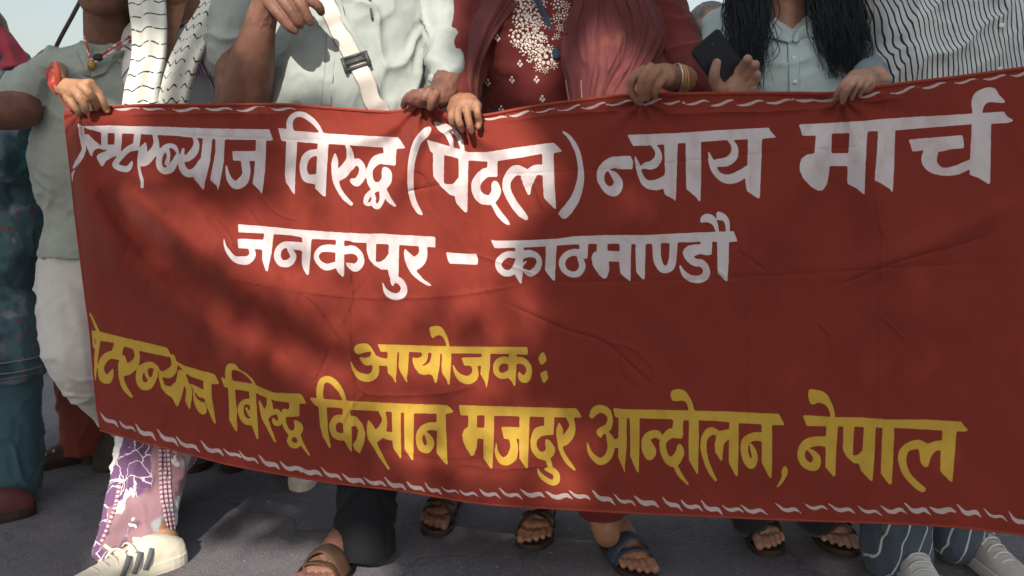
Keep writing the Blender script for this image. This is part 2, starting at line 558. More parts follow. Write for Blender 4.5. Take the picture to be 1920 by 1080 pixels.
word("white closing bracket", 'w',
 (A4, 'R', [(1412,203,10),(1480,265,34),(1538,370,42),(1568,500,46),(1565,640,62),(1525,770,76),(1470,855,84),(1432,900,88)]),
 (A4, 'P', [(1375,905),(1410,875),(1500,890),(1440,947)]))
word("white word right of the brackets", 'w',
 (A5, 'P', [(850,503),(985,498),(1012,560),(1002,632),(850,632)]),
 (A5, 'R', [(890,565,124),(790,570,112),(705,630,92),(680,710,76),(702,790,62),(760,845,84),(825,850,110),(862,775,88),(825,700,70),(775,655,26)]),
 (A6, 'P', [(88,286),(560,270),(1000,238),(1520,213),(1540,250),(1592,310),(1440,327),(1100,337),(830,357),(590,372),(340,392),(145,397)]),
 (A6, 'R', [(345,385,40),(395,450,58),(398,530,78),(340,590,90),(260,600,56),(222,632,12)]),
 (A6, 'R', [(165,505,10),(192,590,46),(215,680,48),(262,765,70),(340,795,96),(430,775,110),(490,710,60)]),
 (A6, 'P', [(460,370),(597,365),(588,700),(577,962),(550,932),(470,892),(453,830),(470,650)]),
 (A6, 'P', [(680,355),(832,350),(836,700),(827,977),(790,922),(685,832),(680,600)]),
 (A6, 'R', [(1120,335,40),(1170,400,58),(1168,490,82),(1100,555,92),(1000,570,76)]),
 (A6, 'R', [(913,460,12),(942,570,62),(985,665,62),(1060,725,82),(1150,730,100),(1240,688,100),(1315,615,50)]),
 (A6, 'P', [(1310,320),(1452,320),(1442,600),(1427,942),(1410,927),(1298,855),(1283,760),(1305,560)]))
word("white word at the upper right corner", 'w',
 (A7, 'P', [(93,180),(500,160),(900,134),(1300,104),(1625,87),(1625,190),(1300,221),(1070,241),(800,250),(600,266),(430,272),(260,292),(130,294),(113,230)]),
 (A8, 'P', [(0,364),(300,344),(900,310),(1190,290),(1215,330),(1287,378),(1215,397),(1070,404),(900,407),(600,430),(190,462),(0,472)]),
 (A7, 'P', [(270,280),(430,270),(425,472),(600,472),(610,260),(792,250),(772,560),(762,892),(745,882),(690,832),(588,780),(590,600),(405,600),(398,700),(378,790),(340,845),(295,852),(220,812),(145,730),(107,650),(107,580),(125,525),(175,485),(255,475)]),
 (A7, 'P', [(900,240),(1072,235),(1062,560),(1047,882),(1020,832),(900,762),(863,750),(885,500)]),
 (A8, 'P', [(313,548),(560,528),(800,508),(815,530),(822,627),(700,637),(600,662),(450,647),(350,660)]),
 (A8, 'R', [(540,625,110),(502,720,144),(530,795,112),(620,842,72),(740,832,84),(850,788,84),(905,755,60)]),
 (A8, 'P', [(895,400),(1072,400),(1062,952),(1045,957),(960,902),(873,870),(885,600)]),
 (A8, 'S', [(915,320),(893,240),(905,150),(960,95),(1050,68),(1112,82),(1140,130),(1200,207),(1060,203),(1010,235),(990,295),(985,330)]))

word("white word left of the dash", 'w',
 (B1, 'P', [(278,123),(600,148),(960,184),(1400,214),(1800,234),(1800,327),(1700,327),(1450,302),(1100,287),(860,247),(600,227),(283,212)]),
 (B1, 'P', [(575,200),(682,205),(657,430),(612,640),(600,675),(590,640),(548,520),(555,400)]),
 (B1, 'P', [(273,286),(570,297),(570,407),(283,392)]),
 (B1, 'R', [(430,390,66),(440,470,74),(390,525,90),(320,530,92),(230,505,62),(160,420,44),(126,340,20),(122,265,5)]),
 (B1, 'P', [(1000,240),(1107,250),(1092,480),(1072,692),(1055,697),(1010,622),(993,540),(1005,400)]),
 (B1, 'R', [(1010,375,92),(900,362,86),(800,355,72),(735,410,72),(722,500,76),(770,562,76),(850,558,82),(900,495,70),(875,435,60),(835,405,16)]),
 (B1, 'P', [(1380,270),(1472,280),(1472,480),(1472,702),(1455,722),(1400,662),(1370,600),(1375,450)]),
 (B1, 'R', [(1390,400,82),(1280,392,82),(1195,415,64),(1158,485,54),(1195,560,62),(1270,605,76),(1380,580,70)]),
 (B1, 'R', [(1465,420,90),(1560,408,90),(1635,450,72),(1662,540,76),(1605,610,92),(1540,590,62),(1498,560,14)]),
 (B2, 'P', [(0,231),(350,229),(560,244),(937,264),(937,382),(840,377),(560,357),(270,342),(0,322)]),
 (B2, 'P', [(163,320),(272,330),(265,545),(320,548),(375,510),(412,450),(415,330),(532,340),(522,722),(510,762),(440,762),(420,702),(405,632),(330,632),(250,582),(190,512),(165,420)]),
 (B2, 'R', [(480,740,80),(540,762,72),(582,830,72),(570,905,82),(500,938,78),(420,915,70),(372,860,40),(345,780,10)]),
 (B2, 'R', [(452,760,44),(460,805,26)]),
 (B2, 'R', [(790,350,86),(803,430,92),(780,505,120),(735,560,130),(695,595,90)]),
 (B2, 'P', [(595,393),(640,440),(700,490),(750,450),(760,560),(725,650),(800,738),(905,812),(860,817),(760,762),(680,692),(620,602),(593,520),(583,450)]))
word("white dash", 'w', (B2, 'P', [(1058,438),(1150,448),(1400,458),(1417,510),(1412,577),(1100,567),(1073,510)]))
word("white word right of the dash", 'w',
 (B3, 'P', [(123,358),(160,368),(560,363),(900,343),(1050,318),(1400,306),(1800,303),(1800,396),(1500,402),(1220,402),(860,422),(560,442),(165,452)]),
 (B3, 'P', [(395,440),(492,440),(482,700),(467,852),(450,847),(410,782),(390,740),(400,600)]),
 (B3, 'R', [(410,530,78),(310,522,72),(235,570,76),(206,640,72),(250,715,72),(330,735,72),(390,685,70),(412,600,40)]),
 (B3, 'R', [(475,525,90),(560,512,82),(638,540,62),(668,610,62),(640,685,76),(575,735,70),(525,722,48),(500,690,12)]),
 (B3, 'R', [(480,640,24),(520,600,20)]),
 (B3, 'P', [(740,430),(862,425),(852,600),(842,817),(820,817),(733,700),(740,560)]),
 (B3, 'P', [(1120,405),(1217,405),(1207,577),(1120,545)]),
 (B3, 'R', [(1150,520,88),(1050,497,76),(962,540,72),(922,620,72),(955,705,66),(1040,747,66),(1115,728,72),(1152,650,72),(1125,560,60)]),
 (B3, 'P', [(1315,395),(1432,400),(1432,482),(1570,487),(1570,400),(1702,405),(1697,620),(1692,837),(1670,812),(1578,735),(1565,602),(1448,600),(1455,700),(1425,790),(1390,797),(1330,742),(1268,640),(1253,560),(1275,500),(1315,490)]),
 (B4, 'P', [(0,309),(560,304),(1050,279),(1300,269),(1535,261),(1577,377),(1480,382),(1280,377),(900,387),(560,404),(240,402),(0,397)]),
 (B4, 'P', [(430,400),(542,405),(537,600),(532,817),(510,802),(438,725),(430,560)]),
 (B4, 'R', [(665,390,96),(668,500,92),(682,600,90),(720,672,86),(770,692,82),(825,655,92),(848,560,84),(856,450,88),(858,385,92)]),
 (B4, 'P', [(1170,380),(1292,370),(1287,522),(1250,532),(1150,517),(1085,545),(1062,582),(975,545),(958,500),(975,460),(1030,420),(1160,405)]),
 (B4, 'R', [(1012,510,96),(1035,560,90),(1100,612,86),(1175,622,82),(1226,690,76),(1216,765,86),(1150,800,86),(1060,795,80),(985,750,60),(942,680,30),(932,640,10)]),
 (B4, 'P', [(1350,375),(1482,375),(1477,600),(1462,827),(1440,817),(1353,730),(1350,560)]),
 (B4, 'S', [(1160,165),(1170,100),(1230,65),(1300,85),(1345,150),(1367,275),(1338,275),(1308,205),(1260,165),(1200,160)]),
 (B4, 'S', [(1345,130),(1350,45),(1420,60),(1470,110),(1490,190),(1480,275),(1450,275),(1440,190),(1410,140)]))

word("yellow small word above the bottom line", 'y',
 (C1, 'S', [(183,410),(240,350),(330,338),(400,360),(455,430),(492,500),(510,560),(485,590),(440,635),(380,657),(310,630),(262,540),(340,547),(412,525),(432,462),(370,462),(230,492)]),
 (C1, 'R', [(465,620,70),(500,690,92),(478,785,112),(400,835,112),(300,825,108),(222,775,68),(168,690,34),(140,605,12)]),
 (C1, 'R', [(470,545,90),(560,598,112),(680,615,100)]),
 (C1, 'P', [(528,353),(800,358),(1150,368),(1700,388),(1700,482),(1200,472),(980,462),(660,457),(568,462)]),
 (C1, 'P', [(670,440),(807,450),(802,700),(785,880),(802,915),(770,892),(740,822),(670,762),(665,600)]),
 (C1, 'P', [(840,450),(982,455),(962,700),(948,850),(962,908),(930,882),(850,742),(828,680)]),
 (C1, 'R', [(1205,465,92),(1208,540,84),(1150,595,120),(1090,600,90)]),
 (C1, 'P', [(1028,540),(1080,550),(1105,655),(1200,662),(1270,620),(1300,540),(1310,470),(1432,480),(1422,660),(1392,840),(1372,930),(1350,902),(1320,802),(1270,782),(1200,797),(1120,772),(1060,692),(1033,610)]),
 (C1, 'P', [(1460,480),(1592,480),(1582,700),(1565,930),(1550,945),(1520,862),(1458,770),(1448,650)]),
 (C1, 'S', [(1275,120),(1320,95),(1400,88),(1470,130),(1520,220),(1555,330),(1562,410),(1530,410),(1510,330),(1470,250),(1420,220),(1360,235),(1320,262),(1295,220)]),
 (C2, 'P', [(0,379),(560,387),(1300,393),(1312,502),(1150,497),(760,487),(200,482),(0,477)]),
 (C2, 'P', [(645,480),(767,480),(757,700),(722,960),(710,980),(680,882),(623,780),(640,600)]),
 (C2, 'P', [(348,543),(650,538),(650,662),(388,657)]),
 (C2, 'R', [(515,630,80),(550,720,82),(530,820,120),(440,870,118),(345,840,100),(275,765,60),(238,680,24),(228,640,8)]),
 (C2, 'P', [(1035,490),(1147,490),(1142,720),(1128,940),(1110,968),(1080,892),(1028,840),(1030,650)]),
 (C2, 'R', [(1050,590,100),(950,578,100),(870,625,92),(848,720,82),(890,795,82),(970,805,92),(1050,765,96)]),
 (C2, 'R', [(1140,580,100),(1235,592,92),(1305,650,84),(1328,745,84),(1290,840,108),(1235,850,104),(1195,800,60),(1180,750,16)]))
word("yellow colon", 'y',
 (C2, 'S', [(1462,550),(1495,490),(1530,463),(1565,530),(1577,590),(1512,647),(1480,610)]),
 (C2, 'P', [(1490,770),(1580,725),(1592,790),(1610,840),(1537,922),(1510,850)]))

word("yellow word crumpled at the lower left edge", 'y',
 (D1, 'R', [(38,35,12),(70,100,16),(108,190,28)]),
 (D1, 'P', [(55,178),(120,188),(300,233),(690,323),(727,392),(700,402),(560,372),(440,347),(240,282),(120,262),(55,237)]),
 (D1, 'P', [(60,230),(75,230),(78,330),(62,330)]),
 (D1, 'P', [(88,240),(128,250),(102,450),(88,600),(75,600),(75,400)]),
 (D1, 'P', [(245,280),(327,300),(297,432),(235,412),(225,350)]),
 (D1, 'R', [(265,385,70),(200,387,64),(146,440,60),(132,510,52),(150,575,70),(190,595,64),(214,555,48),(232,505,12)]),
 (D1, 'R', [(420,325,40),(438,400,46),(410,465,72),(360,505,92),(320,535,60)]),
 (D1, 'R', [(325,395,18),(315,460,70),(302,540,46),(310,610,40),(345,680,40),(390,735,20)]),
 (D1, 'R', [(600,490,34),(545,468,52),(475,502,62),(452,580,56),(480,645,60),(535,640,66),(582,575,46),(595,510,36)]),
 (D1, 'R', [(510,505,24),(520,560,28),(545,595,26)]),
 (D1, 'R', [(735,395,34),(750,480,54),(710,538,78),(648,548,46)]),
 (D1, 'P', [(628,473),(650,590),(672,640),(720,652),(765,605),(785,510),(832,540),(837,620),(812,740),(777,828),(750,782),(730,742),(680,712),(640,662),(618,570)]),
 (D1, 'P', [(748,428),(840,478),(1090,548),(1132,627),(1060,632),(990,602),(900,572),(840,532)]),
 (D1, 'P', [(785,500),(840,530),(872,620),(902,680),(897,760),(880,852),(843,770),(852,680)]),
 (D1, 'P', [(995,600),(1062,620),(1067,740),(1103,965),(1085,962),(1038,852),(1000,740)]),
 (D1, 'P', [(883,623),(1000,680),(1010,752),(960,742),(918,690)]),
 (D1, 'S', [(910,688),(940,750),(985,782),(1010,790),(1022,850),(1010,882),(975,882),(935,832),(915,760)]))
word("yellow second word of the bottom line", 'y',
 (D2, 'P', [(73,248),(130,278),(400,323),(560,393),(620,413),(880,423),(910,455),(947,527),(770,512),(620,492),(500,447),(420,407),(210,377),(110,352)]),
 (D2, 'R', [(162,290,64),(152,215,64),(165,155,66),(210,152,56),(262,185,20),(330,225,18),(390,285,22),(422,345,22)]),
 (D2, 'P', [(148,360),(217,370),(234,560),(242,805),(225,802),(163,690),(160,560)]),
 (D2, 'P', [(360,380),(427,400),(442,600),(457,885),(440,882),(388,740),(370,540)]),
 (D2, 'R', [(380,505,66),(315,505,52),(278,560,56),(288,645,56),(330,700,62),(400,708,72)]),
 (D2, 'R', [(335,570,24),(368,640,28)]),
 (D2, 'R', [(465,500,18),(490,570,40),(520,665,60),(560,760,40),(600,850,30),(627,910,18)]),
 (D2, 'R', [(555,445,40),(570,530,56),(560,600,90),(530,655,70)]),
 (D2, 'R', [(600,615,48),(645,602,50),(678,660,46),(665,720,50),(625,715,48),(606,672,18)]),
 (D2, 'P', [(770,500),(872,510),(872,652),(740,657),(720,642),(690,632),(690,602),(770,572)]),
 (D2, 'R', [(722,605,64),(712,690,42),(742,780,42),(790,825,52),(845,815,82),(865,760,82),(828,702,28)]),
 (D2, 'R', [(785,848,48),(768,900,46),(800,940,58),(848,945,50),(878,900,44),(858,850,50)]),
 (D2, 'R', [(885,900,30),(922,970,30),(972,1045,12)]))
word("yellow third word of the bottom line", 'y',
 (D3, 'P', [(0,283),(100,293),(300,313),(600,328),(900,343),(1330,358),(1362,385),(1397,425),(1320,442),(1000,437),(700,417),(400,402),(300,387),(165,377),(58,362),(28,330)]),
 (D3, 'R', [(105,300,60),(101,220,66),(122,132,62),(182,108,64),(250,152,60),(308,230,46),(340,315,36)]),
 (D3, 'P', [(88,370),(167,375),(178,580),(198,720),(212,795),(190,762),(128,660),(105,560)]),
 (D3, 'P', [(320,385),(392,395),(407,600),(412,815),(390,792),(338,700),(325,560)]),
 (D3, 'R', [(335,490,80),(262,492,72),(224,560,62),(242,635,62),(300,665,72),(355,650,64)]),
 (D3, 'P', [(390,458),(452,468),(512,540),(542,630),(522,740),(487,825),(440,792),(418,740),(455,690),(472,600),(450,560),(395,562)]),
 (D3, 'R', [(570,508,14),(590,580,72),(602,660,82),(632,740,50),(690,850,38),(765,972,20)]),
 (D3, 'R', [(700,418,60),(725,500,46),(702,590,82),(652,655,102),(612,688,60)]),
 (D3, 'R', [(700,600,50),(740,648,72),(820,658,82)]),
 (D3, 'P', [(795,420),(882,430),(882,650),(887,888),(870,862),(808,770),(800,650)]),
 (D3, 'P', [(915,430),(1007,440),(1007,650),(1002,892),(985,882),(918,780),(915,600)]),
 (D3, 'P', [(1228,440),(1312,440),(1322,650),(1333,935),(1310,922),(1228,820),(1230,650)]),
 (D3, 'R', [(1240,565,80),(1150,562,72),(1082,610,72),(1058,680,62),(1082,765,72),(1140,785,66),(1168,720,70),(1140,655,50),(1112,625,14)]))
word("yellow fourth word of the bottom line", 'y',
 (E1, 'P', [(108,213),(400,223),(750,233),(1300,248),(1332,290),(1352,342),(1100,337),(720,327),(400,317),(128,317)]),
 (E1, 'P', [(205,310),(292,310),(292,442),(370,442),(370,310),(467,315),(462,600),(447,865),(430,852),(358,750),(360,555),(298,550),(290,640),(265,715),(237,732),(190,662),(152,580),(143,510),(165,460),(205,432)]),
 (E1, 'P', [(725,320),(827,325),(817,600),(807,865),(790,852),(723,750),(720,560)]),
 (E1, 'P', [(538,433),(725,438),(725,552),(568,557)]),
 (E1, 'R', [(645,530,76),(668,620,72),(648,735,100),(580,782,86),(522,755,60),(490,680,34),(490,600,8)]),
 (E1, 'P', [(975,325),(1077,335),(1067,517),(980,517),(960,432),(975,420)]),
 (E1, 'R', [(1010,470,92),(920,485,100),(872,560,68),(872,650,62),(920,715,70),(990,725,92),(1038,670,92),(1015,600,60),(995,565,14)]),
 (E1, 'R', [(1010,760,50),(1035,830,48)]),
 (E1, 'R', [(985,862,24),(1035,868,62),(1090,905,62),(1098,970,70),(1065,1000,58),(990,968,50),(930,910,38),(905,850,10)]),
 (E1, 'R', [(1235,335,72),(1258,420,60),(1238,500,92),(1190,568,92),(1150,605,60)]),
 (E1, 'R', [(1125,400,14),(1130,470,66),(1130,560,52),(1140,650,42),(1180,740,44),(1230,810,44),(1282,867,22)]))
word("yellow fifth word of the bottom line", 'y',
 (E2, 'R', [(160,322,52),(195,272,82),(250,252,80),(315,280,72),(345,350,54),(325,435,74),(272,468,80),(240,490,66),(250,530,24)]),
 (E2, 'R', [(320,500,40),(350,570,72),(353,660,72),(318,745,72),(250,785,72),(182,745,58),(132,670,34),(115,578,8)]),
 (E2, 'R', [(365,605,76),(440,600,100)]),
 (E2, 'P', [(373,243),(500,256),(900,263),(1510,278),(1510,374),(1250,367),(980,357),(640,347),(398,337)]),
 (E2, 'P', [(430,340),(512,350),(512,650),(493,850),(503,925),(470,842),(428,740),(430,560)]),
 (E2, 'P', [(545,345),(642,345),(642,650),(633,910),(615,882),(548,730),(550,560)]),
 (E2, 'R', [(838,540,40),(832,510,66),(785,508,80),(725,535,82),(697,600,72),(712,685,76),(750,735,72),(782,680,60),(758,615,44),(752,580,16)]),
 (E2, 'P', [(985,355),(1087,360),(1077,552),(990,547),(980,450)]),
 (E2, 'R', [(1040,495,92),(955,502,100),(888,570,72),(882,660,66),(920,755,72),(988,785,110),(1048,710,92),(1050,645,60),(1045,612,14)]),
 (E2, 'R', [(1010,835,44),(1060,930,44),(1132,1012,20)]),
 (E2, 'P', [(1145,365),(1242,370),(1242,650),(1233,925),(1215,892),(1143,770),(1140,600)]),
 (E2, 'S', [(968,70),(1080,58),(1140,120),(1180,200),(1197,290),(1150,290),(1130,220),(1090,170),(978,167)]),
 (E3, 'P', [(0,254),(500,264),(1030,288),(1087,397),(960,394),(640,377),(380,352),(0,347)]),
 (E3, 'R', [(440,470,50),(370,455,76),(315,520,62),(305,620,56),(330,740,50),(370,840,44),(422,927,24)]),
 (E3, 'P', [(430,490),(470,450),(520,440),(560,440),(555,520),(500,580),(482,742),(470,742),(418,660),(413,580)]),
 (E3, 'P', [(555,355),(642,370),(642,650),(633,895),(615,887),(548,760),(550,550)]),
 (E3, 'P', [(865,375),(962,380),(967,650),(958,905),(940,902),(868,760),(865,560)]),
 (E3, 'R', [(880,510,84),(790,508,82),(715,545,74),(697,630,72),(722,735,72),(768,785,66),(798,710,60),(778,625,44),(755,578,16)]))
word("yellow comma", 'y',
 (E3, 'R', [(1088,793,12),(1088,840,60),(1075,900,40),(1040,960,24),(1005,1005,9)]))
word("yellow last word of the bottom line", 'y',
 (E4, 'P', [(128,298),(400,318),(700,323),(950,343),(1300,343),(1660,363),(1690,410),(1727,440),(1700,462),(1480,447),(1100,427),(830,417),(500,407),(165,404),(150,350)]),
 (E4, 'S', [(185,63),(260,56),(350,88),(400,170),(437,270),(437,340),(400,340),(390,270),(350,205),(290,180),(205,192)]),
 (E4, 'P', [(360,400),(467,405),(452,650),(442,895),(425,892),(348,800),(350,600)]),
 (E4, 'R', [(365,558,96),(260,552,92),(165,580,92),(114,660,72),(132,745,72),(190,792,76),(248,785,92),(265,720,72),(230,665,50),(180,632,16)]),
 (E4, 'P', [(520,405),(627,410),(610,690),(660,685),(705,640),(720,410),(832,415),(822,680),(802,942),(780,932),(688,830),(670,767),(620,762),(560,712),(518,640)]),
 (E4, 'P', [(900,420),(1012,425),(1002,700),(987,962),(960,967),(883,860),(890,640)]),
 (E4, 'R', [(1300,590,60),(1230,582,88),(1132,615,76),(1090,690,82),(1102,800,72),(1150,895,66),(1230,975,66),(1285,1015,60)]),
 (E4, 'S', [(1255,590),(1340,575),(1420,548),(1490,555),(1490,640),(1420,640),(1370,700),(1340,790),(1310,802),(1268,760),(1258,690)]),
 (E4, 'P', [(1480,445),(1612,450),(1597,650),(1572,945),(1550,937),(1453,840),(1460,660)]))

BOT_MARKS = [(168,769),(204,787),(238,799),(272,810),(314,821),(351,833),(398,842),(435,850),(466,858),(505,868),(545,876),(582,884),(621,889),(663,899),(703,904),(741,908),(779,913),(812,917),(843,919),(877,924),(917,925),(957,926),(999,926),(1048,929),(1087,929),(1131,933),(1171,938),(1212,941),(1259,944),(1296,948),(1334,952),(1373,954),(1413,956),(1478,954),(1529,950),(1578,954),(1629,957),(1675,956),(1720,955),(1767,956),(1817,959),(1866,966),(1910,975),(1952,981),(1994,985)]
TOP_MARKS = [(237,202),(287,203),(350,204),(410,203),(470,202),(530,203),(927,220),(975,212),(1022,206),(1070,201),(1115,197),(1162,192),(1222,190),(1262,191),(1305,191),(1354,192),(1407,192),(1462,189),(1512,187),(1560,184),(1632,177),(1695,168),(1751,159),(1810,151),(1866,144),(1918,136),(1966,129)]

EDGE_TOP = np.array([(60,206),(118,206),(160,212),(205,200),(300,196),(400,196),(520,195),(600,200),(700,208),(745,208),(775,199),(800,192),(822,205),(845,216),(905,216),(1000,199),(1100,186),(1180,178),(1300,175),(1400,174),(1500,174),(1560,174),(1640,163),(1700,155),(1800,143),(1920,127),(2080,105),(2300,80)], float)
EDGE_BOT = np.array([(60,760),(188,806),(237,820),(301,837),(366,854),(431,871),(527,889),(624,905),(753,920),(896,943),(1021,952),(1177,961),(1334,968),(1494,975),(1623,979),(1784,987),(1920,1002),(2080,1016),(2300,1030)], float)
EDGE_LEFT = np.array([(120,100),(120,205),(125,260),(133,330),(140,400),(150,480),(160,560),(168,620),(175,700),(182,770),(188,808),(195,900)], float)
_t = smooth_path(EDGE_TOP, 6); _b = smooth_path(EDGE_BOT, 6); _l = smooth_path(EDGE_LEFT, 6)
def top_y(x): return np.interp(x, _t[:, 0], _t[:, 1])
def bot_y(x): return np.interp(x, _b[:, 0], _b[:, 1])
def left_x(y): return np.interp(y, _l[:, 1], _l[:, 0])

# --- the drape: metres towards the viewer at (px, py)
def seg_dist(P, A, B):
    d = B - A; L = d @ d + 1e-9
    t = np.clip(((P - A) @ d) / L, 0, 1)
    q = A + t[..., None] * d
    dv = P - q
    dist = np.hypot(dv[..., 0], dv[..., 1])
    side = np.sign(d[0] * (P[..., 1] - A[1]) - d[1] * (P[..., 0] - A[0]))
    return dist, t, side

def along(P, pts):
    """distance to a polyline, position along it 0..1, side"""
    pts = smooth_path(pts, 3) if len(pts) > 2 else np.array(pts, float)
    L = np.concatenate([[0], np.cumsum(np.hypot(*np.diff(pts, axis=0).T))]); L /= L[-1]
    best = np.full(P.shape[:-1], 1e9); s = np.zeros_like(best); sd = np.zeros_like(best)
    for i in range(len(pts) - 1):
        d, t, side = seg_dist(P, pts[i], pts[i + 1])
        m = d < best
        best = np.where(m, d, best); s = np.where(m, L[i] + t * (L[i + 1] - L[i]), s); sd = np.where(m, side, sd)
    return best, s, sd

# big swags (px polyline, width px at start/end, height m)
RIDGES = [
 ([(150,235),(215,330),(330,430),(450,530),(580,630),(700,730)], 34, 62, 0.0459),
 ([(140,300),(200,430),(310,550),(450,650),(600,735),(720,800)], 26, 52, 0.0270),
 ([(150,240),(185,400),(235,560),(320,690)], 16, 46, 0.0189),
 ([(140,230),(160,420),(190,600),(230,740)], 12, 30, 0.0135),
 ([(160,225),(300,300),(470,370),(640,440)], 16, 50, 0.0135),
 ([(800,200),(770,290),(730,370),(690,440)], 18, 40, 0.0216),
 ([(815,205),(850,300),(860,380),(840,470)], 20, 50, 0.0189),
 ([(830,210),(930,270),(1010,330),(1060,400)], 14, 36, 0.0108),
 ([(800,200),(720,250),(620,270),(500,262)], 12, 34, 0.0108),
 ([(1210,200),(1180,330),(1140,470),(1120,620)], 20, 80, 0.0135),
 ([(1590,190),(1500,330),(1420,480),(1360,640)], 22, 90, 0.0135),
 ([(1590,190),(1640,340),(1660,520),(1650,700)], 22, 90, 0.0121),
 ([(560,560),(700,600),(860,600),(1000,560)], 30, 40, 0.0081),
 ([(620,800),(760,870),(900,895),(1040,890)], 22, 30, 0.0095),
 ([(1900,380),(1760,450),(1620,500),(1500,520)], 20, 30, 0.0068),
]
# sharp creases: pressed folds and scars
CREASES = [
 ([(655,205),(657,380),(655,560),(662,720),(668,900)], 5, 0.0022), ([(905,215),(900,420),(903,640),(905,930)], 5, -0.0018),
 ([(1162,190),(1165,420),(1160,650),(1158,950)], 5, 0.0011), ([(1410,180),(1405,420),(1400,650),(1398,960)], 5, -0.0010), ([(1660,165),(1655,420),(1650,700),(1648,970)], 5, 0.0010),
 ([(420,520),(560,548),(700,560),(850,555),(1000,530)], 5, 0.0024), ([(1000,530),(1200,528),(1400,520),(1640,505),(1900,490)], 5, -0.0010),
 ([(300,250),(500,262),(655,262)], 4, -0.0010), ([(905,330),(1160,316),(1410,290),(1700,270)], 4, -0.0008),
 ([(940,565),(1000,592),(1060,618),(1130,640),(1170,672),(1240,738)], 4.5, -0.0026), ([(1130,640),(1190,655),(1230,700)], 4, 0.0016),
 ([(1170,640),(1165,700),(1205,735)], 4, -0.0013),
 ([(1380,470),(1440,510)], 4, -0.0016), ([(1340,500),(1380,540)], 4, 0.0014), ([(1560,540),(1690,490),(1800,460),(1880,430)], 4, -0.0018),
 ([(1530,600),(1560,640),(1540,700)], 4, 0.0014), ([(1650,590),(1700,640)], 4, 0.0012),
 ([(640,610),(660,560),(655,500)], 5, 0.0030), ([(655,700),(680,735),(720,742),(830,738),(900,720)], 5, 0.0024),
 ([(690,735),(660,760),(640,800)], 5, 0.0020), ([(620,650),(600,700),(585,720)], 4, -0.0018),
 ([(400,405),(430,440),(440,470)], 4, 0.0020), ([(440,340),(470,400),(500,440)], 4, -0.0018), ([(480,360),(520,400),(560,415)], 4, 0.0018),
 ([(560,545),(600,580),(640,640)], 5, 0.0026), ([(700,470),(690,520),(660,560)], 5, -0.0022), ([(870,470),(960,500),(1020,520)], 4, 0.0016),
 ([(760,360),(800,352),(830,345)], 4, -0.0024), ([(775,320),(800,340),(812,400)], 5, -0.0030), ([(1000,340),(1010,370),(1018,395)], 5, 0.0034),
 ([(850,870),(950,880),(1040,872)], 4, 0.0020), ([(740,850),(850,865),(900,860)], 4, -0.0020), ([(900,730),(905,800),(915,880)], 4, 0.0020),
 ([(1230,215),(1330,212),(1480,208),(1600,196),(1700,182)], 7, 0.0030), ([(920,232),(1060,214),(1230,206)], 6, 0.0022), ([(205,218),(330,214),(540,214)], 6, 0.0026),
 ([(1640,340),(1650,420),(1670,460)], 4, 0.0012), ([(1180,420),(1170,450),(1200,470)], 4, -0.0012), ([(1280,850),(1300,900),(1330,940)], 5, 0.0012),
]
def near(px, py, pts, pad):
    a = np.array(pts, float)
    return np.nonzero((px > a[:, 0].min() - pad) & (px < a[:, 0].max() + pad) & (py > a[:, 1].min() - pad) & (py < a[:, 1].max() + pad))[0]

def drape(px, py):
    px = np.asarray(px, float); py = np.asarray(py, float) + 0 * px
    sh = px.shape
    return _drape(px.ravel(), py.ravel()).reshape(sh)

def _drape(px, py):
    P = np.stack([px, py], -1)
    d = np.zeros_like(px)
    t = np.clip((py - top_y(px)) / np.maximum(bot_y(px) - top_y(px), 1), 0, 1)
    d += 0.05 * np.sin(t * math.pi * 0.62) * np.clip((px - 100) / 200, 0, 1) + 0.035 * t * t * np.exp(-((px - 330) / 300) ** 2)
    d += 0.010 * np.sin(px / 150.0 + 0.6) * np.sin(t * 2.2)
    Q = np.stack([px / 210.0, py / 260.0, np.zeros_like(px)], -1)
    d += 0.006 * fbm(Q, 2, 3)
    w = np.clip((1250 - px) / 700, 0.25, 1)
    Q = np.stack([px / 46.0 + py / 120, py / 95.0 - px / 160, np.zeros_like(px)], -1)
    d += 0.0036 * w * fbm(Q, 3, 5)
    Q = np.stack([(px * 0.8 - py * 0.6) / 22.0, (px * 0.6 + py * 0.8) / 85.0, np.zeros_like(px)], -1)
    d += 0.0020 * w * fbm(Q, 2, 9)
    for pts, w0, w1, h in RIDGES:
        m = near(px, py, pts, 2.4 * max(w0, w1))
        if len(m) == 0: continue
        b, s, _ = along(P[m], pts)
        ww = w0 + (w1 - w0) * s
        d[m] += 1.7 * h * np.exp(-(b / ww) ** 2) * np.minimum(1, (1 - s) * 2.2 + 0.0) * np.minimum(1, 0.35 + s * 3)
    for pts, ww, h in CREASES:
        m = near(px, py, pts, 10 * ww)
        if len(m) == 0: continue
        b, s, side = along(P[m], pts)
        e = np.minimum(1, np.minimum(s, 1 - s) * 8)
        d[m] += 2.3 * h * e * (np.exp(-b / ww * 1.3) * 0.9 - 0.4 * np.exp(-(b / (ww * 4)) ** 2))
    # gathers below the holding hands
    for hx, hy, A in ((150,212,0.009), (795,195,0.014), (868,235,0.008), (1205,190,0.007), (1580,186,0.007)):
        r = np.hypot(px - hx, py - hy); th = np.arctan2(py - hy, px - hx)
        d += A * np.sin(th * 9 + hx) * np.exp(-r / 75.0) * np.clip(r / 25, 0, 1)
    return d

def banner_Y0(px):
    u = (px - 130) / 1790.0
    return 2.06 - 0.46 * u
def banner_Y(px, py):
    return banner_Y0(px) - drape(px, py)
def banner_P(px, py, off=0.0):
    return W(px, py, banner_Y(px, py) - off)

